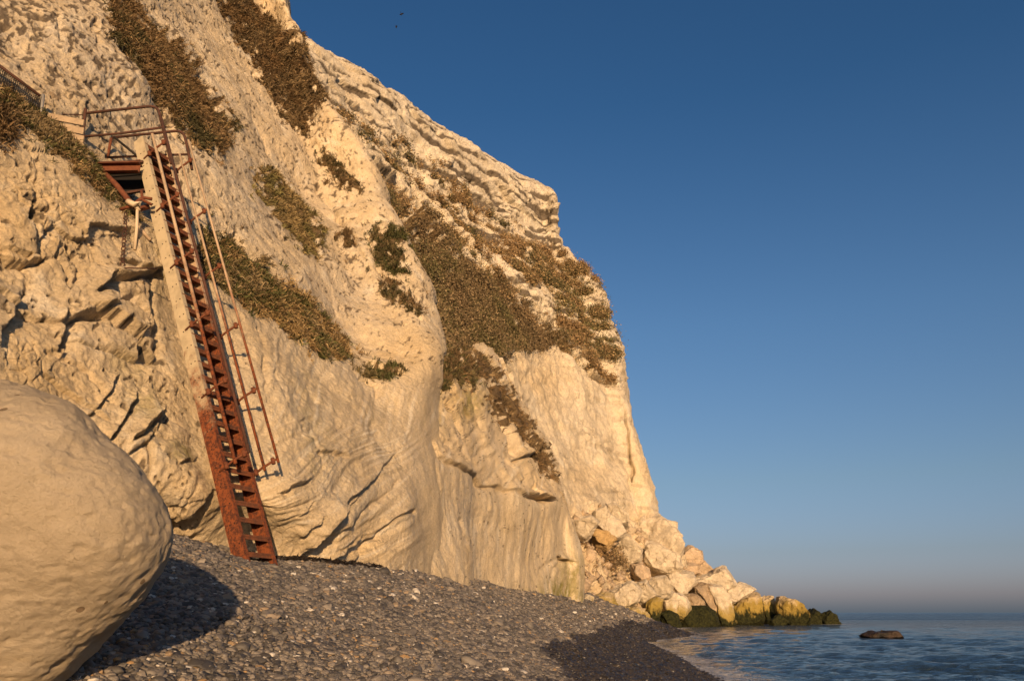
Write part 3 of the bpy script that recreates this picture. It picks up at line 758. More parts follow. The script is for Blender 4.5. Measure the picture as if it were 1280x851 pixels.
# ------------------------------------------------------------------ vegetation
def scatter(P, Nn, mask, px, py, count, L, pal, name, label, cat):
    count = int(count*(2.2 if L < .7 else 2.2))
    idx = np.argwhere(mask & (px > -80) & (py > -60))
    if not len(idx): return
    pick = idx[rng.integers(0, len(idx), count)]
    far = L > .7
    if not far:
        pick = np.repeat(pick[:count//9+1], 9, 0)[:count]      # tufts of nine blades
    off = np.round(rng.normal(0, 7 if not far else 5, (len(pick)//9+1, 2))).astype(int)*(rng.random((len(pick)//9+1, 1)) < .2)
    pick = pick+np.repeat(off, 9, 0)[:len(pick)]               # stragglers round the edge of the patch
    pick[:, 0] = np.clip(pick[:, 0], 0, px.shape[0]-1); pick[:, 1] = np.clip(pick[:, 1], 0, px.shape[1]-1)
    base = P[pick[:, 0], pick[:, 1]] + rng.normal(0, .035, (count, 3)); nn = Nn[pick[:, 0], pick[:, 1]]
    cl = noise(base/(1.2 if not far else 6), 301)+.4*noise(base/(.4 if not far else 2), 303)
    cols = np.array(PAL[pal]); n = len(cols)
    ci = np.clip(((cl*.9+.5)*n + rng.normal(0, .9, count)).astype(int), 0, n-1)
    col = cols[ci]*rng.uniform(.7, 1.4, (count, 1))*(1.4 if far else 1.25)
    if not far: col = cols[np.repeat(ci[::9], 9)[:count]]*np.repeat(rng.uniform(.6, 1.5, count//9+1), 9)[:count, None]*rng.uniform(.8, 1.25, (count, 1))*1.15
    ln = L*.62*rng.uniform(.4, 1.25, count)*(1+.5*np.clip(noise(base/(.6 if not far else 3), 302), -1, 1))
    d = nn*.5+rng.normal(0, .5, (count, 3))+np.array([0, 0, .15]); d /= np.linalg.norm(d, axis=1)[:, None]
    side = np.cross(d, rng.normal(0, 1, (count, 3))); side /= np.linalg.norm(side, axis=1)[:, None]
    if not far:
        wd = (.006+.007*rng.random(count))[:, None]*(L/.35)**.8
        m = base + d*ln[:, None]*.55
        tip = m + (d*.55+np.array([0, 0, -.65]))*ln[:, None]*.5
        V = np.stack([base-side*wd-d*.05, base+side*wd-d*.05, m-side*wd*.8, m+side*wd*.8, tip], 1)
        k = np.arange(count)[:, None]*5
        Fc = np.concatenate([k+[0, 1, 3], k+[0, 3, 2], k+[2, 3, 4]])
        C = np.repeat(col, 5, 0)*np.tile(np.array([.7, .7, 1, 1, 1.25]), count)[:, None]
    else:
        # leafy clumps: three small leaf faces each, spread through the depth of the scrub
        q = 3; cen = np.repeat(base, q, 0)+rng.normal(0, .16, (count*q, 3))*L*2+np.repeat(nn, q, 0)*(rng.random((count*q, 1))*L*.55)
        a = rng.normal(0, 1, (count*q, 3)); a /= np.linalg.norm(a, axis=1)[:, None]
        b = np.cross(a, rng.normal(0, 1, (count*q, 3))); b /= np.linalg.norm(b, axis=1)[:, None]
        s = (L*.125*rng.uniform(.5, 1.4, count*q))[:, None]
        V = np.stack([cen-a*s, cen+a*s*.4-b*s, cen+a*s*.9+b*s*.7], 1)
        k = np.arange(count*q)[:, None]*3
        Fc = (k+[0, 1, 2]); C = np.repeat(np.repeat(col, q, 0)*rng.uniform(.75, 1.25, (count*q, 1)), 3, 0)
    o = mesh_from(name, V.reshape(-1, 3), Fc, LEAF, False, attrs={'col': C})
    tag(o, label, cat, None, 'stuff')
for i, (s, poly, cnt, L, pal, brk, nm, label, cat) in enumerate(VEG):
    P, Nn, mk, px, py = {'N': (P_N2, NN, mN, pxN, pyN), 'C': (P_C2, NC, mC, pxC, pyC), 'F': (P_F2, NF, mF, pxF, pyF)}[s]
    scatter(P, Nn, mk[i], px, py, cnt, L, pal, nm, label, cat)

# ------------------------------------------------------------------ beach
BP = [(85,851,5.4),(200,851,5.9),(320,851,6.5),(600,851,8.5),(680,851,10.5),(750,851,13),(840,851,17.6),(878,851,21.6),(210,668,12.2),(240,760,7.5),
      (312,755,8.8),(450,760,11.5),(600,780,16),(700,790,26),(780,790,41),(745,773,50),(820,790,61),(810,800,54.8),(815,787,91),
      (300,693,14.3),(322,705,13.2),(385,700,15.5),(460,710,17.1),(525,717,20.3),(545,719,22.8),(600,729,27.8),(660,738,34.7),(705,746,42.2),(727,751,46.2),
      (760,759,62),(790,765,78),(60,900,4.2),(215,674,14),(115,660,12.7)]
bp = np.array([w(*p) for p in BP])
extra = np.array([(0,0,.55),(2.5,0,.22),(4.6,0,0),(5.2,10,0),(5.4,22.6,0.0),(9.0,55,0.0),(16,95,-.05),(-4,0,1.2),(-7,2,1.9),(-8,7,2.3),(8,0,-.5),(12,10,-1),(16,30,-1.2),(22,60,-1.5),(26,90,-1.2),
                  (-4,-10,1.2),(0,-10,.6),(5,-10,0),(10,-10,-.7),(30,110,-1.5),(20,110,-.2),(14,100,.8),(-2.3,4.4,1.0),(-3.4,5.3,1.25)])
bp = np.concatenate([bp, extra])
def tps_fit(X, z, lam=.02):
    n = len(X); s = np.array([1.0, .45])
    Xs = X*s
    r = np.linalg.norm(Xs[:, None]-Xs[None], axis=-1)
    K = np.where(r > 0, r**2*np.log(r+1e-9), 0)+lam*np.eye(n)
    A = np.zeros((n+3, n+3)); A[:n, :n] = K; A[:n, n] = 1; A[:n, n+1:] = Xs; A[n, :n] = 1; A[n+1:, :n] = Xs.T
    c = np.linalg.solve(A, np.concatenate([z, [0, 0, 0]]))
    def f(x, y):
        sh = np.shape(x); Q = np.stack([np.ravel(x), np.ravel(y)], -1)*s
        o = np.zeros(len(Q))
        for a in range(0, len(Q), 60000):
            q = Q[a:a+60000]
            r = np.linalg.norm(q[:, None]-Xs[None], axis=-1)
            o[a:a+60000] = np.where(r > 0, r**2*np.log(r+1e-9), 0)@c[:n]+c[n]+q@c[n+1:]
        return o.reshape(sh)
    return f
beach_h = tps_fit(bp[:, :2], bp[:, 2])
def wetness(x, y, z):
    n = noise(np.stack([x/3, y/5, 0*x], -1), 401)*.22+noise(np.stack([x/.9, y/1.5, 0*x], -1), 402)*.10
    n = n+noise(np.stack([x/.25, y/.35, 0*x], -1), 403)*.06
    lim = .98+np.clip((y-12)/60, 0, .5)*.2
    return smooth(lim+.03, lim-.05, z+n)
ys = np.concatenate([np.linspace(-14, 4, 30, endpoint=False), np.geomspace(4, 125, 280)])
us = np.linspace(0, 1, 240)
YY, UU = np.meshgrid(ys, us, indexing='ij')
XL = -12-.05*YY; XR = 10+.32*np.maximum(YY, 0)
XX = XL+(XR-XL)*UU
ZZ = beach_h(XX, YY)
fadeB = smooth(30, 8, YY)
ZZ = ZZ + .02*noise(np.stack([XX/.7, YY/.7, 0*XX], -1), 411)+.008*noise(np.stack([XX/.12, YY/.12, 0*XX], -1), 412)*fadeB
ZZ = np.where(YY > 112, np.minimum(ZZ, -.4), ZZ)
wet = wetness(XX, YY, ZZ)
o = mesh_from('beach', np.stack([XX, YY, ZZ], -1).reshape(-1, 3), grid_faces(*XX.shape), SHINGLE, attrs={'wet': wet.ravel()})
tag(o, 'sloping grey shingle beach', None, None, 'structure')

# pebbles: uncountable shingle, instanced by geometry nodes
def pebble_points():
    out = []
    for (y0, y1, dens, r0) in ((3.0, 7, 800, .021), (7, 12, 680, .023), (12, 20, 480, .028), (20, 34, 200, .036), (34, 60, 75, .052), (60, 100, 24, .08)):
        xa, xb = -.72*y1-1, .36*y1+1
        n = int((xb-xa)*(y1-y0)*dens)
        x = rng.uniform(xa, xb, n); y = rng.uniform(y0, y1, n)
        z = beach_h(x, y)
        P = np.stack([x, y, z], -1); px, py, d = proj(P)
        k = (px > -60) & (px < 960) & (py < 900) & (z > -.25)
        P = P[k]; r = .9*r0*rng.lognormal(0, .40, len(P))
        out.append(np.concatenate([P, r[:, None]], 1))
    return np.concatenate(out)
pp = pebble_points()
keep = np.ones(len(pp), bool)
ci = np.argmin(np.abs(pp[:, 0:1]-np.linspace(-12, 20, 2)[None]), 1)
cont = np.array([(a[0], a[1]) for a in [w(p[0], p[1], p[2]) for p in [(0,640,11.8),(115,655,13),(225,674,14.4),(305,692,15.1),(385,699,16),(460,709,17.8),(527,716,21),(545,719,23.4),(600,728,28.4),(660,737,35.4),(705,745,43),(727,750,47),(740,757,70),(760,757,100)]]])
xc = np.interp(pp[:, 1], cont[:, 1], cont[:, 0])
keep &= pp[:, 0] > xc-.25
pp = pp[keep]
tint = rng.random(len(pp))**1.0
patch = noise(np.stack([pp[:, 0]/1.2, pp[:, 1]/1.6, 0*pp[:, 0]], -1), 421)
tint = np.clip(tint*.89+patch*.10, 0, .93)
sp_ = rng.random(len(pp))
tint = np.where(sp_ > .975, rng.uniform(.94, 1, len(pp)), tint)
tint = np.where((sp_ < .012), rng.uniform(.86, .93, len(pp)), tint)
wp = wetness(pp[:, 0], pp[:, 1], pp[:, 2]); tint = np.where(wp > .5, tint*.72, tint)
me = bpy.data.meshes.new('pebbles'); me.vertices.add(len(pp)); me.vertices.foreach_set('co', pp[:, :3].astype(np.float32).ravel())
for n_, a_ in (('tint', tint), ('rad', pp[:, 3]), ('wet', wp)):
    at = me.attributes.new(n_, 'FLOAT', 'POINT'); at.data.foreach_set('value', a_.astype(np.float32))
rt = rng.uniform(-.35, .35, (len(pp), 3)); rt[:, 2] = rng.uniform(0, 6.28, len(pp))
at = me.attributes.new('rot', 'FLOAT_VECTOR', 'POINT'); at.data.foreach_set('vector', rt.astype(np.float32).ravel())
scv = np.stack([rng.uniform(.85, 1.45, len(pp)), rng.uniform(.75, 1.05, len(pp)), rng.uniform(.45, .8, len(pp))], -1)*pp[:, 3:4]
at = me.attributes.new('scl', 'FLOAT_VECTOR', 'POINT'); at.data.foreach_set('vector', scv.astype(np.float32).ravel())
peb = bpy.data.objects.new('pebbles', me); COL.objects.link(peb); me.materials.append(PEB)
tag(peb, 'rounded grey and brown flint pebbles covering the beach', 'pebbles', None, 'stuff')
ng = bpy.data.node_groups.new('pebble_spread', 'GeometryNodeTree')
ng.interface.new_socket('Geometry', in_out='INPUT', socket_type='NodeSocketGeometry')
ng.interface.new_socket('Geometry', in_out='OUTPUT', socket_type='NodeSocketGeometry')
gi = ng.nodes.new('NodeGroupInput'); go = ng.nodes.new('NodeGroupOutput')
join = ng.nodes.new('GeometryNodeGeometryToInstance')
for k in range(5):
    ico = ng.nodes.new('GeometryNodeMeshIcoSphere'); ico.inputs['Subdivisions'].default_value = 3; ico.inputs['Radius'].default_value = 1
    nz_ = ng.nodes.new('ShaderNodeTexNoise'); nz_.inputs['Scale'].default_value = .75; nz_.inputs['Detail'].default_value = 1.5
    pos = ng.nodes.new('GeometryNodeInputPosition')
    add = ng.nodes.new('ShaderNodeVectorMath'); add.operation = 'ADD'; add.inputs[1].default_value = (k*7.3, k*3.1, 2*k)
    sub = ng.nodes.new('ShaderNodeVectorMath'); sub.operation = 'SUBTRACT'; sub.inputs[1].default_value = (.5, .5, .5)
    scl = ng.nodes.new('ShaderNodeVectorMath'); scl.operation = 'SCALE'; scl.inputs['Scale'].default_value = 1.5
    sp2 = ng.nodes.new('GeometryNodeSetPosition'); smo = ng.nodes.new('GeometryNodeSetShadeSmooth'); sm = ng.nodes.new('GeometryNodeSetMaterial')
    sm.inputs['Material'].default_value = PEB
    L = ng.links.new
    L(pos.outputs[0], add.inputs[0]); L(add.outputs[0], nz_.inputs['Vector']); L(nz_.outputs['Color'], sub.inputs[0]); L(sub.outputs[0], scl.inputs[0])
    L(ico.outputs['Mesh'], sp2.inputs['Geometry']); L(scl.outputs[0], sp2.inputs['Offset']); L(sp2.outputs[0], smo.inputs[0]); L(smo.outputs[0], sm.inputs[0]); L(sm.outputs[0], join.inputs[0])
iop = ng.nodes.new('GeometryNodeInstanceOnPoints'); iop.inputs['Pick Instance'].default_value = True
def named(nm, typ):
    nd = ng.nodes.new('GeometryNodeInputNamedAttribute'); nd.data_type = typ; nd.inputs['Name'].default_value = nm; return nd.outputs['Attribute']
L(gi.outputs[0], iop.inputs['Points']); L(join.outputs[0], iop.inputs['Instance'])
e2r = ng.nodes.new('FunctionNodeEulerToRotation'); L(named('rot', 'FLOAT_VECTOR'), e2r.inputs[0]); L(e2r.outputs[0], iop.inputs['Rotation'])
L(named('scl', 'FLOAT_VECTOR'), iop.inputs['Scale']); L(iop.outputs[0], go.inputs[0])
md = peb.modifiers.new('spread', 'NODES'); md.node_group = ng

# ------------------------------------------------------------------ sea
ra = np.concatenate([np.geomspace(3, 15, 30, endpoint=False), np.geomspace(15, 60, 260, endpoint=False), 60*np.exp(np.cumsum(np.linspace(.0053, .034, 250)))])
ra[-1] = 60000
aa = np.concatenate([np.linspace(-180, 0, 30, endpoint=False), np.linspace(0, 7, 20, endpoint=False), np.linspace(7, 37, 360, endpoint=False), np.linspace(37, 180, 40)])
R_, A_ = np.meshgrid(ra, np.radians(aa), indexing='ij')
SX, SY = R_*np.sin(A_), R_*np.cos(A_)
SZ = np.zeros_like(SX)
rs = np.random.default_rng(12)
spc = np.maximum(R_*.0016, np.gradient(ra)[:, None]*1.0)
for k in range(80):
    lam = 10**rs.uniform(-.5, .9); th = rs.normal(math.radians(215), .6)
    a = .0062*lam**.62; ph = rs.uniform(0, 6.28)
    q = (SX*np.sin(th)+SY*np.cos(th))*2*math.pi/lam+ph
    s = np.sin(q+.4*np.sin(q))
    SZ += a*s*lod(lam, spc)
bh = beach_h(SX, SY); near = (R_ < 130) & (SX > -20)
depth = np.where(near & (SY > -14) & (SY < 122), SZ-bh, 5)
SZ = SZ*np.clip(np.where(near, np.maximum(-bh, 0)*1.2+.25, 1), 0, 1)
foam = smooth(.75, .02, np.abs(depth-.02))*.70
# wash round the foot of the fallen rocks
sh = w(880, 780, 118); 
line = np.array([w(p, q, Y)[:2] for p, q, Y in [(815,785,88),(850,781,112),(900,779,122),(950,778,128),(1000,778,132),(1050,779,134)]])
d, _ = segdist(SX, SY, [tuple(a) for a in line])
foam = np.maximum(foam, .78*np.exp(-(d/5.0)**2))
foam += .06*noise(np.stack([SX/4, SY/4, 0*SX], -1), 433)
o = mesh_from('sea', np.stack([SX, SY, SZ], -1).reshape(-1, 3), grid_faces(*SX.shape), SEA, attrs={'foam': foam.ravel()})
tag(o, 'blue rippled sea reaching the horizon', None, None, 'structure')

# ------------------------------------------------------------------ boulders
def rock(poly, Y, mat, name, label, cat, thick=.6, group=None, seed=0, grow=1.15, cuts=7, bevel=.12, keep_base=True):
    r = np.random.default_rng(seed+100)
    pts = np.array(poly, float); c = pts.mean(0); pts = c+(pts-c)*grow
    W3 = w(pts[:, 0], pts[:, 1], np.full(len(pts), Y)); cen = W3.mean(0)
    size = (W3.max(0)-W3.min(0)); T = thick*min(size[0], size[2]*1.3)
    V = [W3 + r.normal(0, .02, W3.shape)*size.max()*0]
    f1 = w(*(c+(pts-c)*.74).T, np.full(len(pts), Y)); f1 = f1+r.normal(0, .05, f1.shape)*size.max()*[.6, 0, .6]; sl = r.normal(0, .22, 2)
    f1[:, 1] = Y - T*(.6+sl[0]*(f1[:, 0]-cen[0])/size.max()*2+sl[1]*(f1[:, 2]-cen[2])/size.max()*2+r.uniform(-.06, .06, len(f1)))
    f2 = W3*[.9, 1, .9]+cen*[.1, 0, .1]; f2 = f2.copy(); f2[:, 1] = Y+T*r.uniform(.3, .7, len(f2))
    lowm = f2[:, 2] < cen[2]; f2[lowm, 2] -= .1*size[2]
    V = np.concatenate([W3, f1, f2])
    lowv = V[:, 2] < cen[2]; V[lowv, 2] -= (.9 if cen[2] < 3.2 else .15)*np.minimum((cen[2]-V[lowv, 2]), 3)*(.9 if cen[2] < 3.2 else 1)
    V[:, 2] = np.maximum(V[:, 2], min(-1.2, cen[2]-3) if cen[2] < 3.2 else -99)
    bm = bmesh.new()
    for v in V: bm.verts.new(v-cen)
    bmesh.ops.convex_hull(bm, input=bm.verts)
    lone = [v for v in bm.verts if not v.link_faces]
    bmesh.ops.delete(bm, geom=lone, context='VERTS')
    L = size.max()
    bmesh.ops.triangulate(bm, faces=bm.faces)
    for _ in range(5):
        es = [e for e in bm.edges if e.calc_length() > L/cuts/2.2]
        if not es or len(bm.faces) > 2600: break
        bmesh.ops.subdivide_edges(bm, edges=es, cuts=1); bmesh.ops.triangulate(bm, faces=bm.faces)
    for _ in range(1): bmesh.ops.smooth_vert(bm, verts=bm.verts, factor=.3, use_axis_x=True, use_axis_y=True, use_axis_z=True)
    bm.normal_update()
    A = np.array([v.co for v in bm.verts]); Nn = np.array([v.normal for v in bm.verts])
    Q = A+cen
    sp = np.full(len(A), L/cuts/3)
    dd = L*.05*fbm(Q, L*.5, 5, sp*.6, seed+5, .7)
    fa_, fb_ = facets(Q, L*.32, seed+9); dd = dd+.14*fa_
    A = A+Nn*dd[:, None]
    for v, a in zip(bm.verts, A): v.co = a
    ob = from_bm(name, bm, mat, None, True)
    ob.data.polygons.foreach_set('use_smooth', np.zeros(len(ob.data.polygons), bool))
    ob.location = cen
    tag(ob, label, cat, group)
    return ob
G = 'fallen chalk blocks below the headland'
ROCKS = [
 ([(786,652),(820,644),(838,665),(849,684),(846,698),(832,704),(812,692),(798,674)],120,CHALK_B,'tall smooth slab of pale chalk leaning against the headland foot'),
 ([(804,673),(814,680),(845,693),(849,704),(828,714),(810,709),(800,698),(801,684)],117,CHALK_B,'pale chalk slab in front of the tall leaning slab'),
 ([(780,668),(789,674),(800,687),(797,700),(782,705),(768,691),(764,679)],108,CHALK_B,'rounded light chalk block between two dark cracks'),
 ([(738,668),(742,662),(757,664),(769,672),(758,683),(746,679)],98,CHALK_O,'ochre yellow block above the brown shrub'),
 ([(742,655),(757,643),(775,653),(781,665),(768,673),(752,664)],101,CHALK_B,'pale block resting just above the ochre block'),
 ([(758,632),(768,629),(784,645),(785,656),(775,654),(762,643)],106,CHALK_B,'topmost loose pale block at the head of the rockfall'),
 ([(718,652),(738,645),(746,653),(738,668),(730,672),(720,665)],93,CHALK_B,'pale block at the upper left of the rockfall by the wall edge'),
 ([(742,640),(756,632),(763,644),(752,653),(743,649)],100,CHALK_B,'small angular pale block high in the middle of the rockfall'),
 ([(765,739),(787,727),(799,736),(797,750),(780,760),(769,757),(765,746)],82,CHALK_B,'large cracked slab with a yellow stained foot at the beach edge'),
 ([(736,755),(742,746),(752,742),(766,741),(770,756),(750,759),(738,758)],72,CHALK_W,'green stained block at the beach edge left of the cracked slab'),
 ([(725,753),(733,743),(742,747),(739,757),(729,756)],62,CHALK_B,'small pale block wedged at the end of the lower wall'),
 ([(806,725),(830,720),(838,733),(837,744),(825,747),(816,742),(810,733)],104,CHALK_B,'squarish pale block in the middle of the rockfall'),
 ([(797,730),(807,726),(818,742),(816,753),(804,754),(797,745)],96,CHALK_B,'narrow upright block left of the squarish pale block'),
 ([(810,753),(820,746),(828,748),(823,766),(815,769),(809,762)],94,CHALK_W,'tilted greenish block over the dark gap at the beach edge'),
 ([(828,749),(842,741),(856,746),(861,757),(852,765),(838,767),(828,761)],106,CHALK_B,'broad boulder with a yellow foot above the dark weed rock'),
 ([(785,762),(797,758),(808,765),(817,775),(800,774),(786,770)],84,CHALK_B,'low flat pale slab lying on the shingle'),
 ([(845,768),(858,760),(880,758),(892,764),(898,775),(885,781),(855,781)],108,WEED,'dark green weed covered boulder at the water edge'),
 ([(824,767),(836,763),(848,768),(850,779),(833,778)],102,WEED,'small dark weed covered rock left of the big weedy one'),
 ([(857,745),(866,742),(879,750),(880,758),(866,760),(858,757)],113,CHALK_BR,'small brown faced boulder under the dark overhang'),
 ([(863,734),(880,730),(890,732),(897,750),(902,768),(888,764),(878,746),(866,742)],117,CHALK_BR,'rough brown broken face in the middle of the rocks'),
 ([(886,731),(901,732),(913,749),(917,765),(905,771),(897,766),(890,748)],116,CHALK_B,'large tilted pale slab beside the brown broken face'),
 ([(831,717),(845,714),(865,716),(868,728),(853,741),(842,743),(835,733)],116,CHALK_B,'wide pale boulder below the chalk peak'),
 ([(846,699),(853,688),(861,682),(866,684),(876,689),(877,702),(865,708),(850,707)],126,CHALK_T,'jagged peaked rock standing against the sky'),
 ([(872,704),(880,701),(890,713),(888,722),(872,719)],125,CHALK_T,'rubbly brownish rock right of the jagged peak'),
 ([(840,706),(860,706),(875,705),(875,716),(855,718),(843,716)],121,CHALK_T,'flat ledge of broken chalk under the jagged peak'),
 ([(865,726),(880,720),(893,717),(904,710),(911,721),(918,732),(900,735),(880,734),(866,732)],121,CHALK_B,'long pointed slab sloping up to the right against the sky'),
 ([(901,736),(915,733),(924,729),(941,737),(926,746),(913,753),(905,749)],122,CHALK_B,'low wedge slab with a dark crack beneath it'),
 ([(911,757),(925,746),(942,738),(949,742),(952,756),(953,772),(935,777),(914,774)],124,CHALK_W,'big block green and yellow with weed at the water'),
 ([(898,766),(912,757),(926,771),(912,778),(900,776)],118,CHALK_W,'small weedy block in front of the tilted pale slab'),
 ([(950,748),(958,743),(965,743),(970,751),(971,768),(966,777),(955,776),(950,760)],131,CHALK_W,'narrow upright green stained block in the water'),
 ([(970,754),(975,745),(981,744),(987,750),(1000,753),(1006,763),(1009,776),(995,779),(978,778),(970,766)],127,CHALK_W,'double topped golden green block near the end of the rocks'),
 ([(1005,767),(1016,760),(1024,765),(1029,778),(1018,780),(1005,779)],133,WEED,'dark pointed rock next to last in the water'),
 ([(1026,767),(1037,762),(1045,769),(1051,778),(1040,780),(1026,780)],134,WEED,'last dark pointed rock at the seaward tip'),
 ([(960,775),(974,767),(987,776),(980,781),(964,781)],122,WEED,'low black weedy rock in front of the green blocks'),
 ([(1073,793),(1082,790),(1092,788),(1108,790),(1124,793),(1136,796),(1110,797),(1084,797)],60,WETROCK,'low wet brown rock awash alone in the sea'),
 ([(788,705),(800,703),(812,710),(812,722),(800,726),(789,716)],104,CHALK_T,'rubbly tan block below the rounded light block'),
]
for i, (poly, Y, mat, label) in enumerate(ROCKS):
    rock(poly, Y, mat, 'boulder' if mat is not WEED else 'sea_rock', label, 'rock', .8 if i != 34 else 2.6, G if i != 34 else None, seed=i*13, grow=.85 if i == 34 else (.97 if i in (27, 29, 30) else 1.03) if i > 26 else 1.15)

def rubble():
    tri = [(725,690),(700,745),(740,757),(800,775),(850,778),(880,765),(905,740),(880,712),(850,700),(815,700),(790,660),(760,630),(720,645)]
    k = np.argwhere(inpoly(pxF, pyF, tri)); k = k[rng.integers(0, len(k), 900)]
    base = P_F2[k[:, 0], k[:, 1]]+NF[k[:, 0], k[:, 1]]*.1
    t = np.array([(1,0,0),(-1,0,0),(0,1,0),(0,-1,0),(0,0,1),(0,0,-1)], float)
    fc = np.array([(0,2,4),(2,1,4),(1,3,4),(3,0,4),(2,0,5),(1,2,5),(3,1,5),(0,3,5)])
    VV = []; FF = []
    for i, b in enumerate(base):
        s = rng.lognormal(-1.15, .5); q = t*rng.uniform(.5, 1.2, (6, 1))*s+rng.normal(0, .15*s, (6, 3))
        VV.append(b+q); FF.append(fc+6*i)
    o = mesh_from('rubble', np.concatenate(VV), np.concatenate(FF), CHALK_T, False)
    tag(o, 'small chalk rubble lying between the fallen blocks', 'rubble', None, 'stuff')
rubble()

# the big rounded boulder in the foreground
OUT = [(-20,474),(5,478),(30,483),(58,492),(95,510),(110,526),(128,547),(150,565),(172,588),(190,612),(203,640),(208,665),(204,700),(190,733),(170,762),(150,785),(128,808),(86,851),(30,892),(-60,915),(-160,900),(-250,840),(-300,740),(-290,640),(-230,550),(-140,492),(-70,475)]
def big_boulder():
    Yc = 5.4; c = np.array([-60., 690.])
    O = np.array(OUT, float)-c; ang = np.arctan2(-O[:, 1], O[:, 0]); rad = np.hypot(O[:, 0], O[:, 1])
    k = np.argsort(ang); ang, rad = ang[k], rad[k]
    ang = np.concatenate([ang[-3:]-2*math.pi, ang, ang[:3]+2*math.pi]); rad = np.concatenate([rad[-3:], rad, rad[:3]])
    nt, nph = 600, 260
    th = np.linspace(-math.pi, math.pi, nt, endpoint=False); phi = np.concatenate([np.linspace(1e-3, 1.75, 225, endpoint=False), np.linspace(1.75, math.pi-1e-3, 35)])
    fr = spline_eval(ang, rad, th)
    PH, TH = np.meshgrid(phi, th, indexing='ij'); FR = np.interp(TH, th, fr)
    s = np.sin(PH)**.92
    cen = w(c[0], c[1], Yc)
    k = np.linalg.norm(cen-np.array([0, 0, CAM_Z]))/F*1.0
    dpt = (Yc*CP+(cen[2]-CAM_Z)*SP)/F
    X = FR*np.cos(TH)*s*dpt; U = FR*np.sin(TH)*s*dpt
    Dp = np.cos(PH)*1.25
    right = np.array([1, 0, 0]); up = np.array([0, -SP, CP])
    view = cen-np.array([0, 0, CAM_Z]); view /= np.linalg.norm(view)
    P = X[..., None]*right + U[..., None]*up - Dp[..., None]*view
    N0 = P/np.linalg.norm(P, axis=-1)[..., None]
    sp = np.full(PH.shape, .011)
    d = .045*fbm(P+3, .9, 3, sp, 501)+.005*fbm(P+3, .22, 5, sp, 502, .7)
    fa_, _ = facets(P+3+.05*noise(P*3, 5)[..., None], .17, 503); d += .012*fa_*smooth(-.2, .5, noise(P/.8, 504))
    d -= .02*np.clip(fbm(P*np.array([1, 1, 1.5]), .12, 3, sp, 505)-.25, 0, 1)
    d += .006*fbm(P+5, .55, 4, sp, 515, .6, ridge=True)
    fr_ = .008*fbm(P*np.array([1, 1, 1.7])+3, .16, 4, sp, 514, .75)
    d += fr_-.02+.0045*fbm(P*np.array([1, 1, 1.4])+9, .075, 2, sp*.6, 516)
    P = P+N0*d[..., None]
    Fc = []
    i = np.arange(nph*nt).reshape(nph, nt); j = np.roll(i, -1, axis=1)
    Fc = np.stack([i[:-1], i[1:], j[1:], j[:-1]], -1).reshape(-1, 4)
    o = mesh_from('boulder', P.reshape(-1, 3), Fc, BOULDER)
    o.location = cen
    tag(o, 'huge smooth rounded chalk boulder in the left foreground on the shingle', 'boulder')
big_boulder()

# ------------------------------------------------------------------ tubes and bars
def tube_bm(bm, pts, r, seg=8, closed=False):
    pts = [Vector(p) for p in pts]; rings = []
    for i, p in enumerate(pts):
        a = pts[max(i-1, 0)]; b = pts[min(i+1, len(pts)-1)]
        t = (b-a).normalized(); q = t.to_track_quat('Z', 'Y')
        rings.append([bm.verts.new(p+q@Vector((r*math.cos(k*2*math.pi/seg), r*math.sin(k*2*math.pi/seg), 0))) for k in range(seg)])
    for A, B in zip(rings[:-1], rings[1:]):
        for k in range(seg): bm.faces.new((A[k], A[(k+1) % seg], B[(k+1) % seg], B[k]))
    bm.faces.new(rings[0][::-1]); bm.faces.new(rings[-1])
def box_bm(bm, o, a, b, c):
    """box from corner o with edge vectors a, b, c"""
    o, a, b, c = map(Vector, (o, a, b, c))
    v = [bm.verts.new(o+a*i+b*j+c*k) for i in (0, 1) for j in (0, 1) for k in (0, 1)]
    for f in ((0, 1, 3, 2), (4, 6, 7, 5), (0, 4, 5, 1), (2, 3, 7, 6), (0, 2, 6, 4), (1, 5, 7, 3)): bm.faces.new([v[i] for i in f])
    bmesh.ops.recalc_face_normals(bm, faces=bm.faces)
def tube(name, pts, r, mat, parent, seg=8):
    bm = bmesh.new(); tube_bm(bm, pts, r, seg); return from_bm(name, bm, mat, parent, True)
def box(name, o, a, b, c, mat, parent):
    bm = bmesh.new(); box_bm(bm, o, a, b, c); return from_bm(name, bm, mat, parent)
def V(px, py, Y): return Vector(w(px, py, Y))

# ------------------------------------------------------------------ steel stair
foot = V(292, 706, 13.1); head = V(167, 178, 14.55)      # near stringer, left edge
ax = (head-foot); Ls = ax.length; ax.normalize()
hz = Vector((ax.x, ax.y, 0)).normalized()
wid = Vector((-hz.y, hz.x, 0)); 
if wid.y < 0: wid = -wid                                   # across the stair, away from the viewer
outw = wid.cross(ax).normalized()
if outw.x < 0: outw = -outw                                # off the slope of the stair, seaward
WID = .74; DEP = .25
st = empty('steel_stair', foot)
tag(st, 'steep steel stair, cream paint rusting red at its foot, leaning up the cliff', 'stairs')
def rel(p): return Vector(p)-foot
def stringer(k, mat):
    off = wid*(WID*k)
    bm = bmesh.new()
    a0 = off-ax*.35
    box_bm(bm, a0, ax*(Ls+.35), outw*DEP, wid*.014)
    s = -1 if k == 0 else 1
    t0 = a0 + (wid*.014 if s < 0 else Vector((0, 0, 0)))
    for e in (0, DEP-.014):
        if s < 0: box_bm(bm, t0+outw*e, ax*(Ls+.35), outw*.014, wid*.075)
        else: box_bm(bm, t0+outw*e-wid*.075, ax*(Ls+.35), outw*.014, wid*.075)
    return from_bm('stringer', bm, mat, st)
s0 = stringer(0, CREAM); s1 = stringer(1, CREAM_IN)
tag(s1, 'far side channel, rusted orange')
nT = 31
tread_me = None
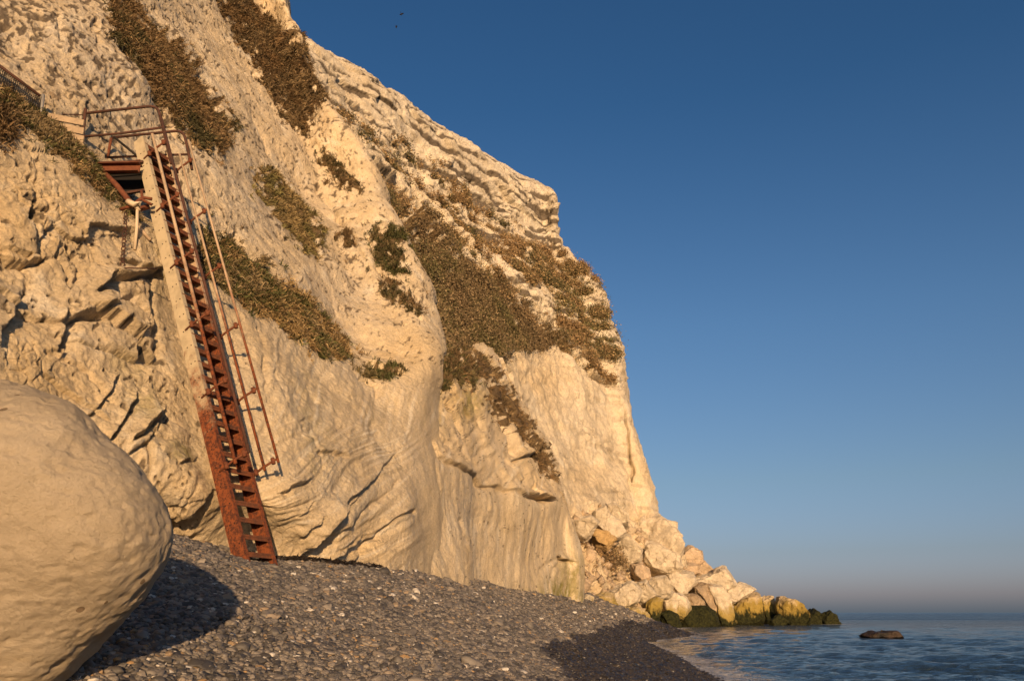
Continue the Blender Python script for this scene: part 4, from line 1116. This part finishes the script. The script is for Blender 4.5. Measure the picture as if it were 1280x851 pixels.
for i in range(nT):
    p = ax*(Ls*(i+.6)/nT)+wid*.016+outw*.025
    if tread_me is None:
        bm = bmesh.new(); box_bm(bm, (0, 0, 0), wid*(WID-.032), hz*-.24, Vector((0, 0, .03)))
        box_bm(bm, Vector((0, 0, -.045))-hz*.205, wid*(WID-.032), hz*-.03, Vector((0, 0, .043)))
        o = from_bm('tread', bm, TREAD, st); tread_me = o.data
    else:
        o = bpy.data.objects.new('tread', tread_me); COL.objects.link(o); o.parent = st
    o.location = p
bm = bmesh.new()
for i in range(26):
    for s in (.105, .195):
        p = ax*(Ls*(i+.8)/27)+outw*s-wid*.004
        tube_bm(bm, [p, p+wid*.005], .013, 6)
holes = from_bm('bolt_holes', bm, VOID, s0); tag(holes, kind='stuff')
# handrails: pale mid rail and dark top rail each side
def rail(k, off, t0, t1, r, mat, name='handrail'):
    b = wid*(WID*k)+outw*(DEP*.5+off)
    return tube(name, [b+ax*t0, b+ax*t1], r, mat, st)
T0 = Ls*.165
rail(0, .36, T0, Ls*.985, .032, PIPE); tag(rail(0, .66, T0+.05, Ls*1.02, .028, DRUST), 'dark top rail')
rail(1, .36, T0, Ls*.98, .024, PIPE); rail(1, .66, T0, Ls*1.0, .024, PIPE)
for k in (0, 1):
    for i in range(6):
        t = T0+.02+i*(Ls*.80)/5.2
        b = wid*(WID*k)+outw*DEP*.6+ax*t
        bm = bmesh.new(); e = outw*(.66-.0)+wid*(.0)
        tube_bm(bm, [b, b+outw*.28+ax*.05, b+outw*.64+ax*.06], .022, 6)
        br_ = from_bm('bracket', bm, RUST, st, True)
        for q, a in ((.16, .03), (.54, .055)): tube('clamp_ring', [b+outw*q+ax*(a-.05), b+outw*q+ax*(a+.06)], .036, RUST, br_)
# stair's landing
lp = empty('landing_platform', V(140, 210, 14.6)); l0 = Vector(lp.location)
tag(lp, 'rusty landing at the head of the steel stair with tubular guard rails', 'platform')
def Lp(px, py, Y): return V(px, py, Y)-l0
def arc(pts, n=5, r=.25):
    """round the corners of a polyline"""
    pts = [Vector(p) for p in pts]; out = [pts[0]]
    for a, b, c in zip(pts[:-2], pts[1:-1], pts[2:]):
        p = b+(a-b).normalized()*r; q = b+(c-b).normalized()*r
        for i in range(n+1):
            t = i/n; out.append(p*(1-t)**2+b*2*t*(1-t)+q*t*t)
    out.append(pts[-1]); return out
YN, YF = 14.5, 15.2
tube('guard_rail', arc([Lp(105,142,YN),Lp(197,132,YN),Lp(206,170,14.35),Lp(214,205,14.3)],5,.22), .03, DRUST, lp)
tube('guard_rail', [Lp(104,171,YN),Lp(150,167,YN),Lp(207,159,14.35)], .026, DRUST, lp)
tube('post', [Lp(107,136,YN),Lp(104,165,YN),Lp(101,200,YN)], .034, DRUST, lp)
tube('guard_rail', arc([Lp(141,172,YF),Lp(229,163,YF),Lp(236,192,15.1),Lp(240,212,15.0)],5,.2), .03, DRUST, lp)
tube('guard_rail', [Lp(134,197,YF),Lp(236,193,YF)], .026, DRUST, lp)
tube('post', [Lp(139,173,YF),Lp(134,200,YF)], .03, RUST, lp)
tube('brace', [Lp(143,172,YF-.1),Lp(170,194,YN+.1)], .026, NET, lp)
box('beam', Lp(112,206,14.25), Lp(175,201,14.25)-Lp(112,206,14.25), Vector((0,.02,0)), Vector((0,0,.03))+Lp(112,206,14.25)*0, DRUST, lp)
bm = bmesh.new(); a = Lp(114,217,14.2); b = Lp(174,216,14.2)
box_bm(bm, a, b-a, Vector((0, .015, 0)), Vector((0, 0, .18))); box_bm(bm, a+Vector((0, -.10, 0)), b-a, Vector((0, .098, 0)), Vector((0, 0, .014))); box_bm(bm, a+Vector((0, -.10, .18)), b-a, Vector((0, .2, 0)), Vector((0, 0, .016)))
from_bm('edge_beam', bm, RUST, lp)
a = Lp(112,205,14.35); b = Lp(178,203,14.35)
for i in range(5):
    box('deck_board', a+Vector((.02*i, .17*i, 0)), (b-a), Vector((0, .155, 0)), Vector((0, 0, .05)), DRUST, lp)
a = Lp(128,240,14.7); b = Lp(182,240,14.7)
box('shade_panel', a, b-a, Vector((0, .05, 0)), Lp(128,212,14.7)-a, VOID, lp)  # dark sheet standing in for the shadowed void under the landing
a = Lp(150,243,14.55); b = Lp(182,238,14.55)
box('cross_beam', a, b-a, Vector((0, .06, 0)), Vector((0, 0, .05)), DRUST, lp)
tube('strut', [Lp(128,214,14.2),Lp(146,232,14.1),Lp(162,252,14.0),Lp(172,262,14.0),Lp(186,258,14.1)], .055, RUST, lp, 10)
tube('strut', [Lp(150,262,14.1),Lp(165,275,14.1),Lp(188,300,14.2)], .035, CREAM_IN, lp)
tube('clamp', [Lp(150,262,13.9),Lp(166,257,13.85),Lp(178,247,13.9),Lp(190,249,13.95)], .035, RUST, lp)
tube('clamp', [Lp(177,238,13.95),Lp(178,250,13.9),Lp(190,256,13.95)], .03, RUST, lp)
# hanging tackle
ht = empty('hanging_rope', V(170, 255, 13.8)); h0 = Vector(ht.location)
tag(ht, 'frayed pale rope knotted under the landing and hanging down', 'rope')
tube('knot', [V(160,252,13.8)-h0,V(168,256,13.75)-h0,V(176,253,13.8)-h0,V(172,262,13.8)-h0], .06, ROPE, ht, 7)
tube('rope_end', [V(172,260,13.8)-h0,V(171,285,13.8)-h0,V(168,312,13.85)-h0], .03, ROPE, ht, 7)
hc = empty('rusty_chain', V(157, 265, 13.7)); h0 = Vector(hc.location)
tag(hc, 'rusty chain hanging on the rock left of the pale rope', 'chain')
for i in range(14):
    t = i/13; c = V(157-4*t, 268+62*t, 13.75-.55*t)-h0
    ring = [c+Vector(((.03 if i % 2 else .012)*math.cos(a), (.012 if i % 2 else .03)*math.cos(a), .048*math.sin(a))) for a in np.linspace(0, 2*math.pi, 9)]
    tube('link', ring, .011, DRUST, hc, 5)
tg = tube('rod', [V(112,337,12.9),V(160,335,13.2),V(196,336,13.6)], .012, DRUST, None); tg.name = 'thin_cable'
tag(tg, 'thin dark cable stretched across the rock below the landing', 'cable')

# boarded path at the upper left
fw = empty('timber_fence', V(80, 160, 14.6)); f0 = Vector(fw.location)
tag(fw, 'pale weathered boards edging the ledge between the thin post and the landing', 'fence')
for i in range(4):
    a = V(50, 139+i*9, 13.6)-f0; b = V(105, 150+i*10, 14.0)-f0
    box('board', a, b-a, Vector((0, .04, 0)), Vector((0, 0, -.13-.02*i)), BOARD, fw)
tube('wire', [V(52,141,14.15)-f0, V(80,143,14.3)-f0, V(105,144,14.5)-f0], .012, DRUST, fw)
tube('wire', [V(70,158,14.1)-f0, V(104,163,14.5)-f0], .009, DRUST, fw)
nf = empty('netting_fence', V(20, 110, 13.3)); n0 = Vector(nf.location)
tag(nf, 'netting panel darkened to stand for shadow, with a top rail running down the ledge at the left edge', 'fence')
A0, A1, B0, B1 = V(-60,38,12.6)-n0, V(50,120,13.4)-n0, V(-60,80,12.5)-n0, V(50,144,13.4)-n0
tube('top_rail', [A0, A1], .03, DRUST, nf)
tube('bottom_rail', [B0, B1], .02, DRUST, nf)
bm = bmesh.new()
for i in range(48):
    t = i/47; p = A0.lerp(A1, t); q = B0.lerp(B1, t); s = min(1, t+.06); q2 = B0.lerp(B1, s); r2 = B0.lerp(B1, max(0, t-.06))
    tube_bm(bm, [p, q2], .006, 4); tube_bm(bm, [p+Vector((0, .01, 0)), r2], .006, 4)  # strands packed dense to imitate the shadowed wedge
mesh_o = from_bm('mesh_panel', bm, NET, nf); tag(mesh_o, kind='stuff')
tube('post', [V(54,119,13.5)-n0, V(50,150,13.4)-n0], .035, ZINC, nf)
fr = rock([(55,124),(63,119),(73,122),(77,130),(70,138),(58,137)], 14.4, CHALK_BR, 'ledge_rock', 'small brown rock sitting on the ledge between netting and boards', 'rock', .8, None, 900)

# curb along the ledge
kb = box('retaining_beam', V(-40,80,12.3), V(112,194,13.75)-V(-40,80,12.3), Vector((.0,.18,0)), Vector((0,0,-.10)), CONC, None)
tag(kb, 'old concrete kerb along the ledge under the dry grass', 'kerb')

# ------------------------------------------------------------------ seaweed line, birds
def weed_line(name, pts, n, label, s=.06):
    P0 = []; F0 = []
    for i in range(n):
        t = rng.random()*(len(pts)-1); k = int(t); f = t-k
        a, b = pts[k], pts[k+1]
        c = w(a[0]*(1-f)+b[0]*f+rng.normal(0, 5), a[1]*(1-f)+b[1]*f+rng.normal(0, 1.8), a[2]*(1-f)+b[2]*f)
        c[2] = beach_h(c[0], c[1])+.03+rng.random()*.03
        d = rng.normal(0, 1, 3)*[1, 1, .35]; d = d/np.linalg.norm(d)*s*rng.uniform(.6, 2); e = np.cross(d, rng.normal(0, 1, 3)); e = e/np.linalg.norm(e)*s*.3
        q = len(P0); P0 += [c-d, c-e, c+d*.3+[0, 0, s*.3], c+e, c+d]; F0 += [(q, q+1, q+2, q+3), (q+1, q+4, q+3, q+2)]
    o = mesh_from(name, np.array(P0), np.array(F0), SEAWEED, False); tag(o, label, 'seaweed', None, 'stuff')
weed_line('seaweed', [(345,697,14.6),(380,702,15.3),(420,707,16.0),(480,714,18)], 330, 'line of black dry seaweed along the cliff foot right of the stair')
def bird(px, py, Y, rz, name, label):
    o = empty(name, V(px, py, Y)); o.rotation_euler = (.5, .9, rz); o.scale = (.8, .8, .8)
    tag(o, label, 'bird', 'birds high in the sky')
    bm = bmesh.new(); bmesh.ops.create_uvsphere(bm, u_segments=10, v_segments=8, radius=1)
    for v in bm.verts: v.co = Vector((v.co.x*.28*(1 if v.co.x > -.2 else .9), v.co.y*.085*(1-.3*abs(v.co.x)), v.co.z*.085))
    b = from_bm('body', bm, BIRD, o, True)
    bm = bmesh.new(); bmesh.ops.create_cone(bm, cap_ends=True, segments=6, radius1=.025, radius2=.003, depth=.1); bmesh.ops.rotate(bm, verts=bm.verts, matrix=Matrix.Rotation(math.pi/2, 3, 'Y')); bmesh.ops.translate(bm, verts=bm.verts, vec=(.32, 0, 0))
    from_bm('beak', bm, BIRD, o)
    bm = bmesh.new(); vs = [bm.verts.new(p) for p in ((-.2, -.03, 0), (-.2, .03, 0), (-.46, .1, 0), (-.46, -.1, 0), (-.2, 0, .02), (-.46, 0, .015))]
    for f in ((0, 4, 5, 3), (4, 1, 2, 5), (0, 3, 2, 1)): bm.faces.new([vs[i] for i in f])
    from_bm('tail', bm, BIRD, o)
    for s in (-1, 1):
        bm = bmesh.new()
        pts = [(.12, .06, .02), (.16, .36, .16), (.02, .72, .10), (-.1, .66, .09), (-.12, .36, .14), (-.14, .06, .01)]
        top = [bm.verts.new((x, y*s, z+.012)) for x, y, z in pts]; bot = [bm.verts.new((x, y*s, z-.008)) for x, y, z in pts]
        for A in (top, bot):
            bm.faces.new((A[0], A[1], A[4], A[5])); bm.faces.new((A[1], A[2], A[3], A[4]))
        for i in range(6): bm.faces.new((top[i], top[(i+1) % 6], bot[(i+1) % 6], bot[i]))
        from_bm('wing', bm, BIRD, o)
bird(501.5, 18, 110, 1.2, 'bird', 'upper of the two small dark birds in the sky')
bird(495, 34, 110, .7, 'bird', 'lower of the two small dark birds in the sky')
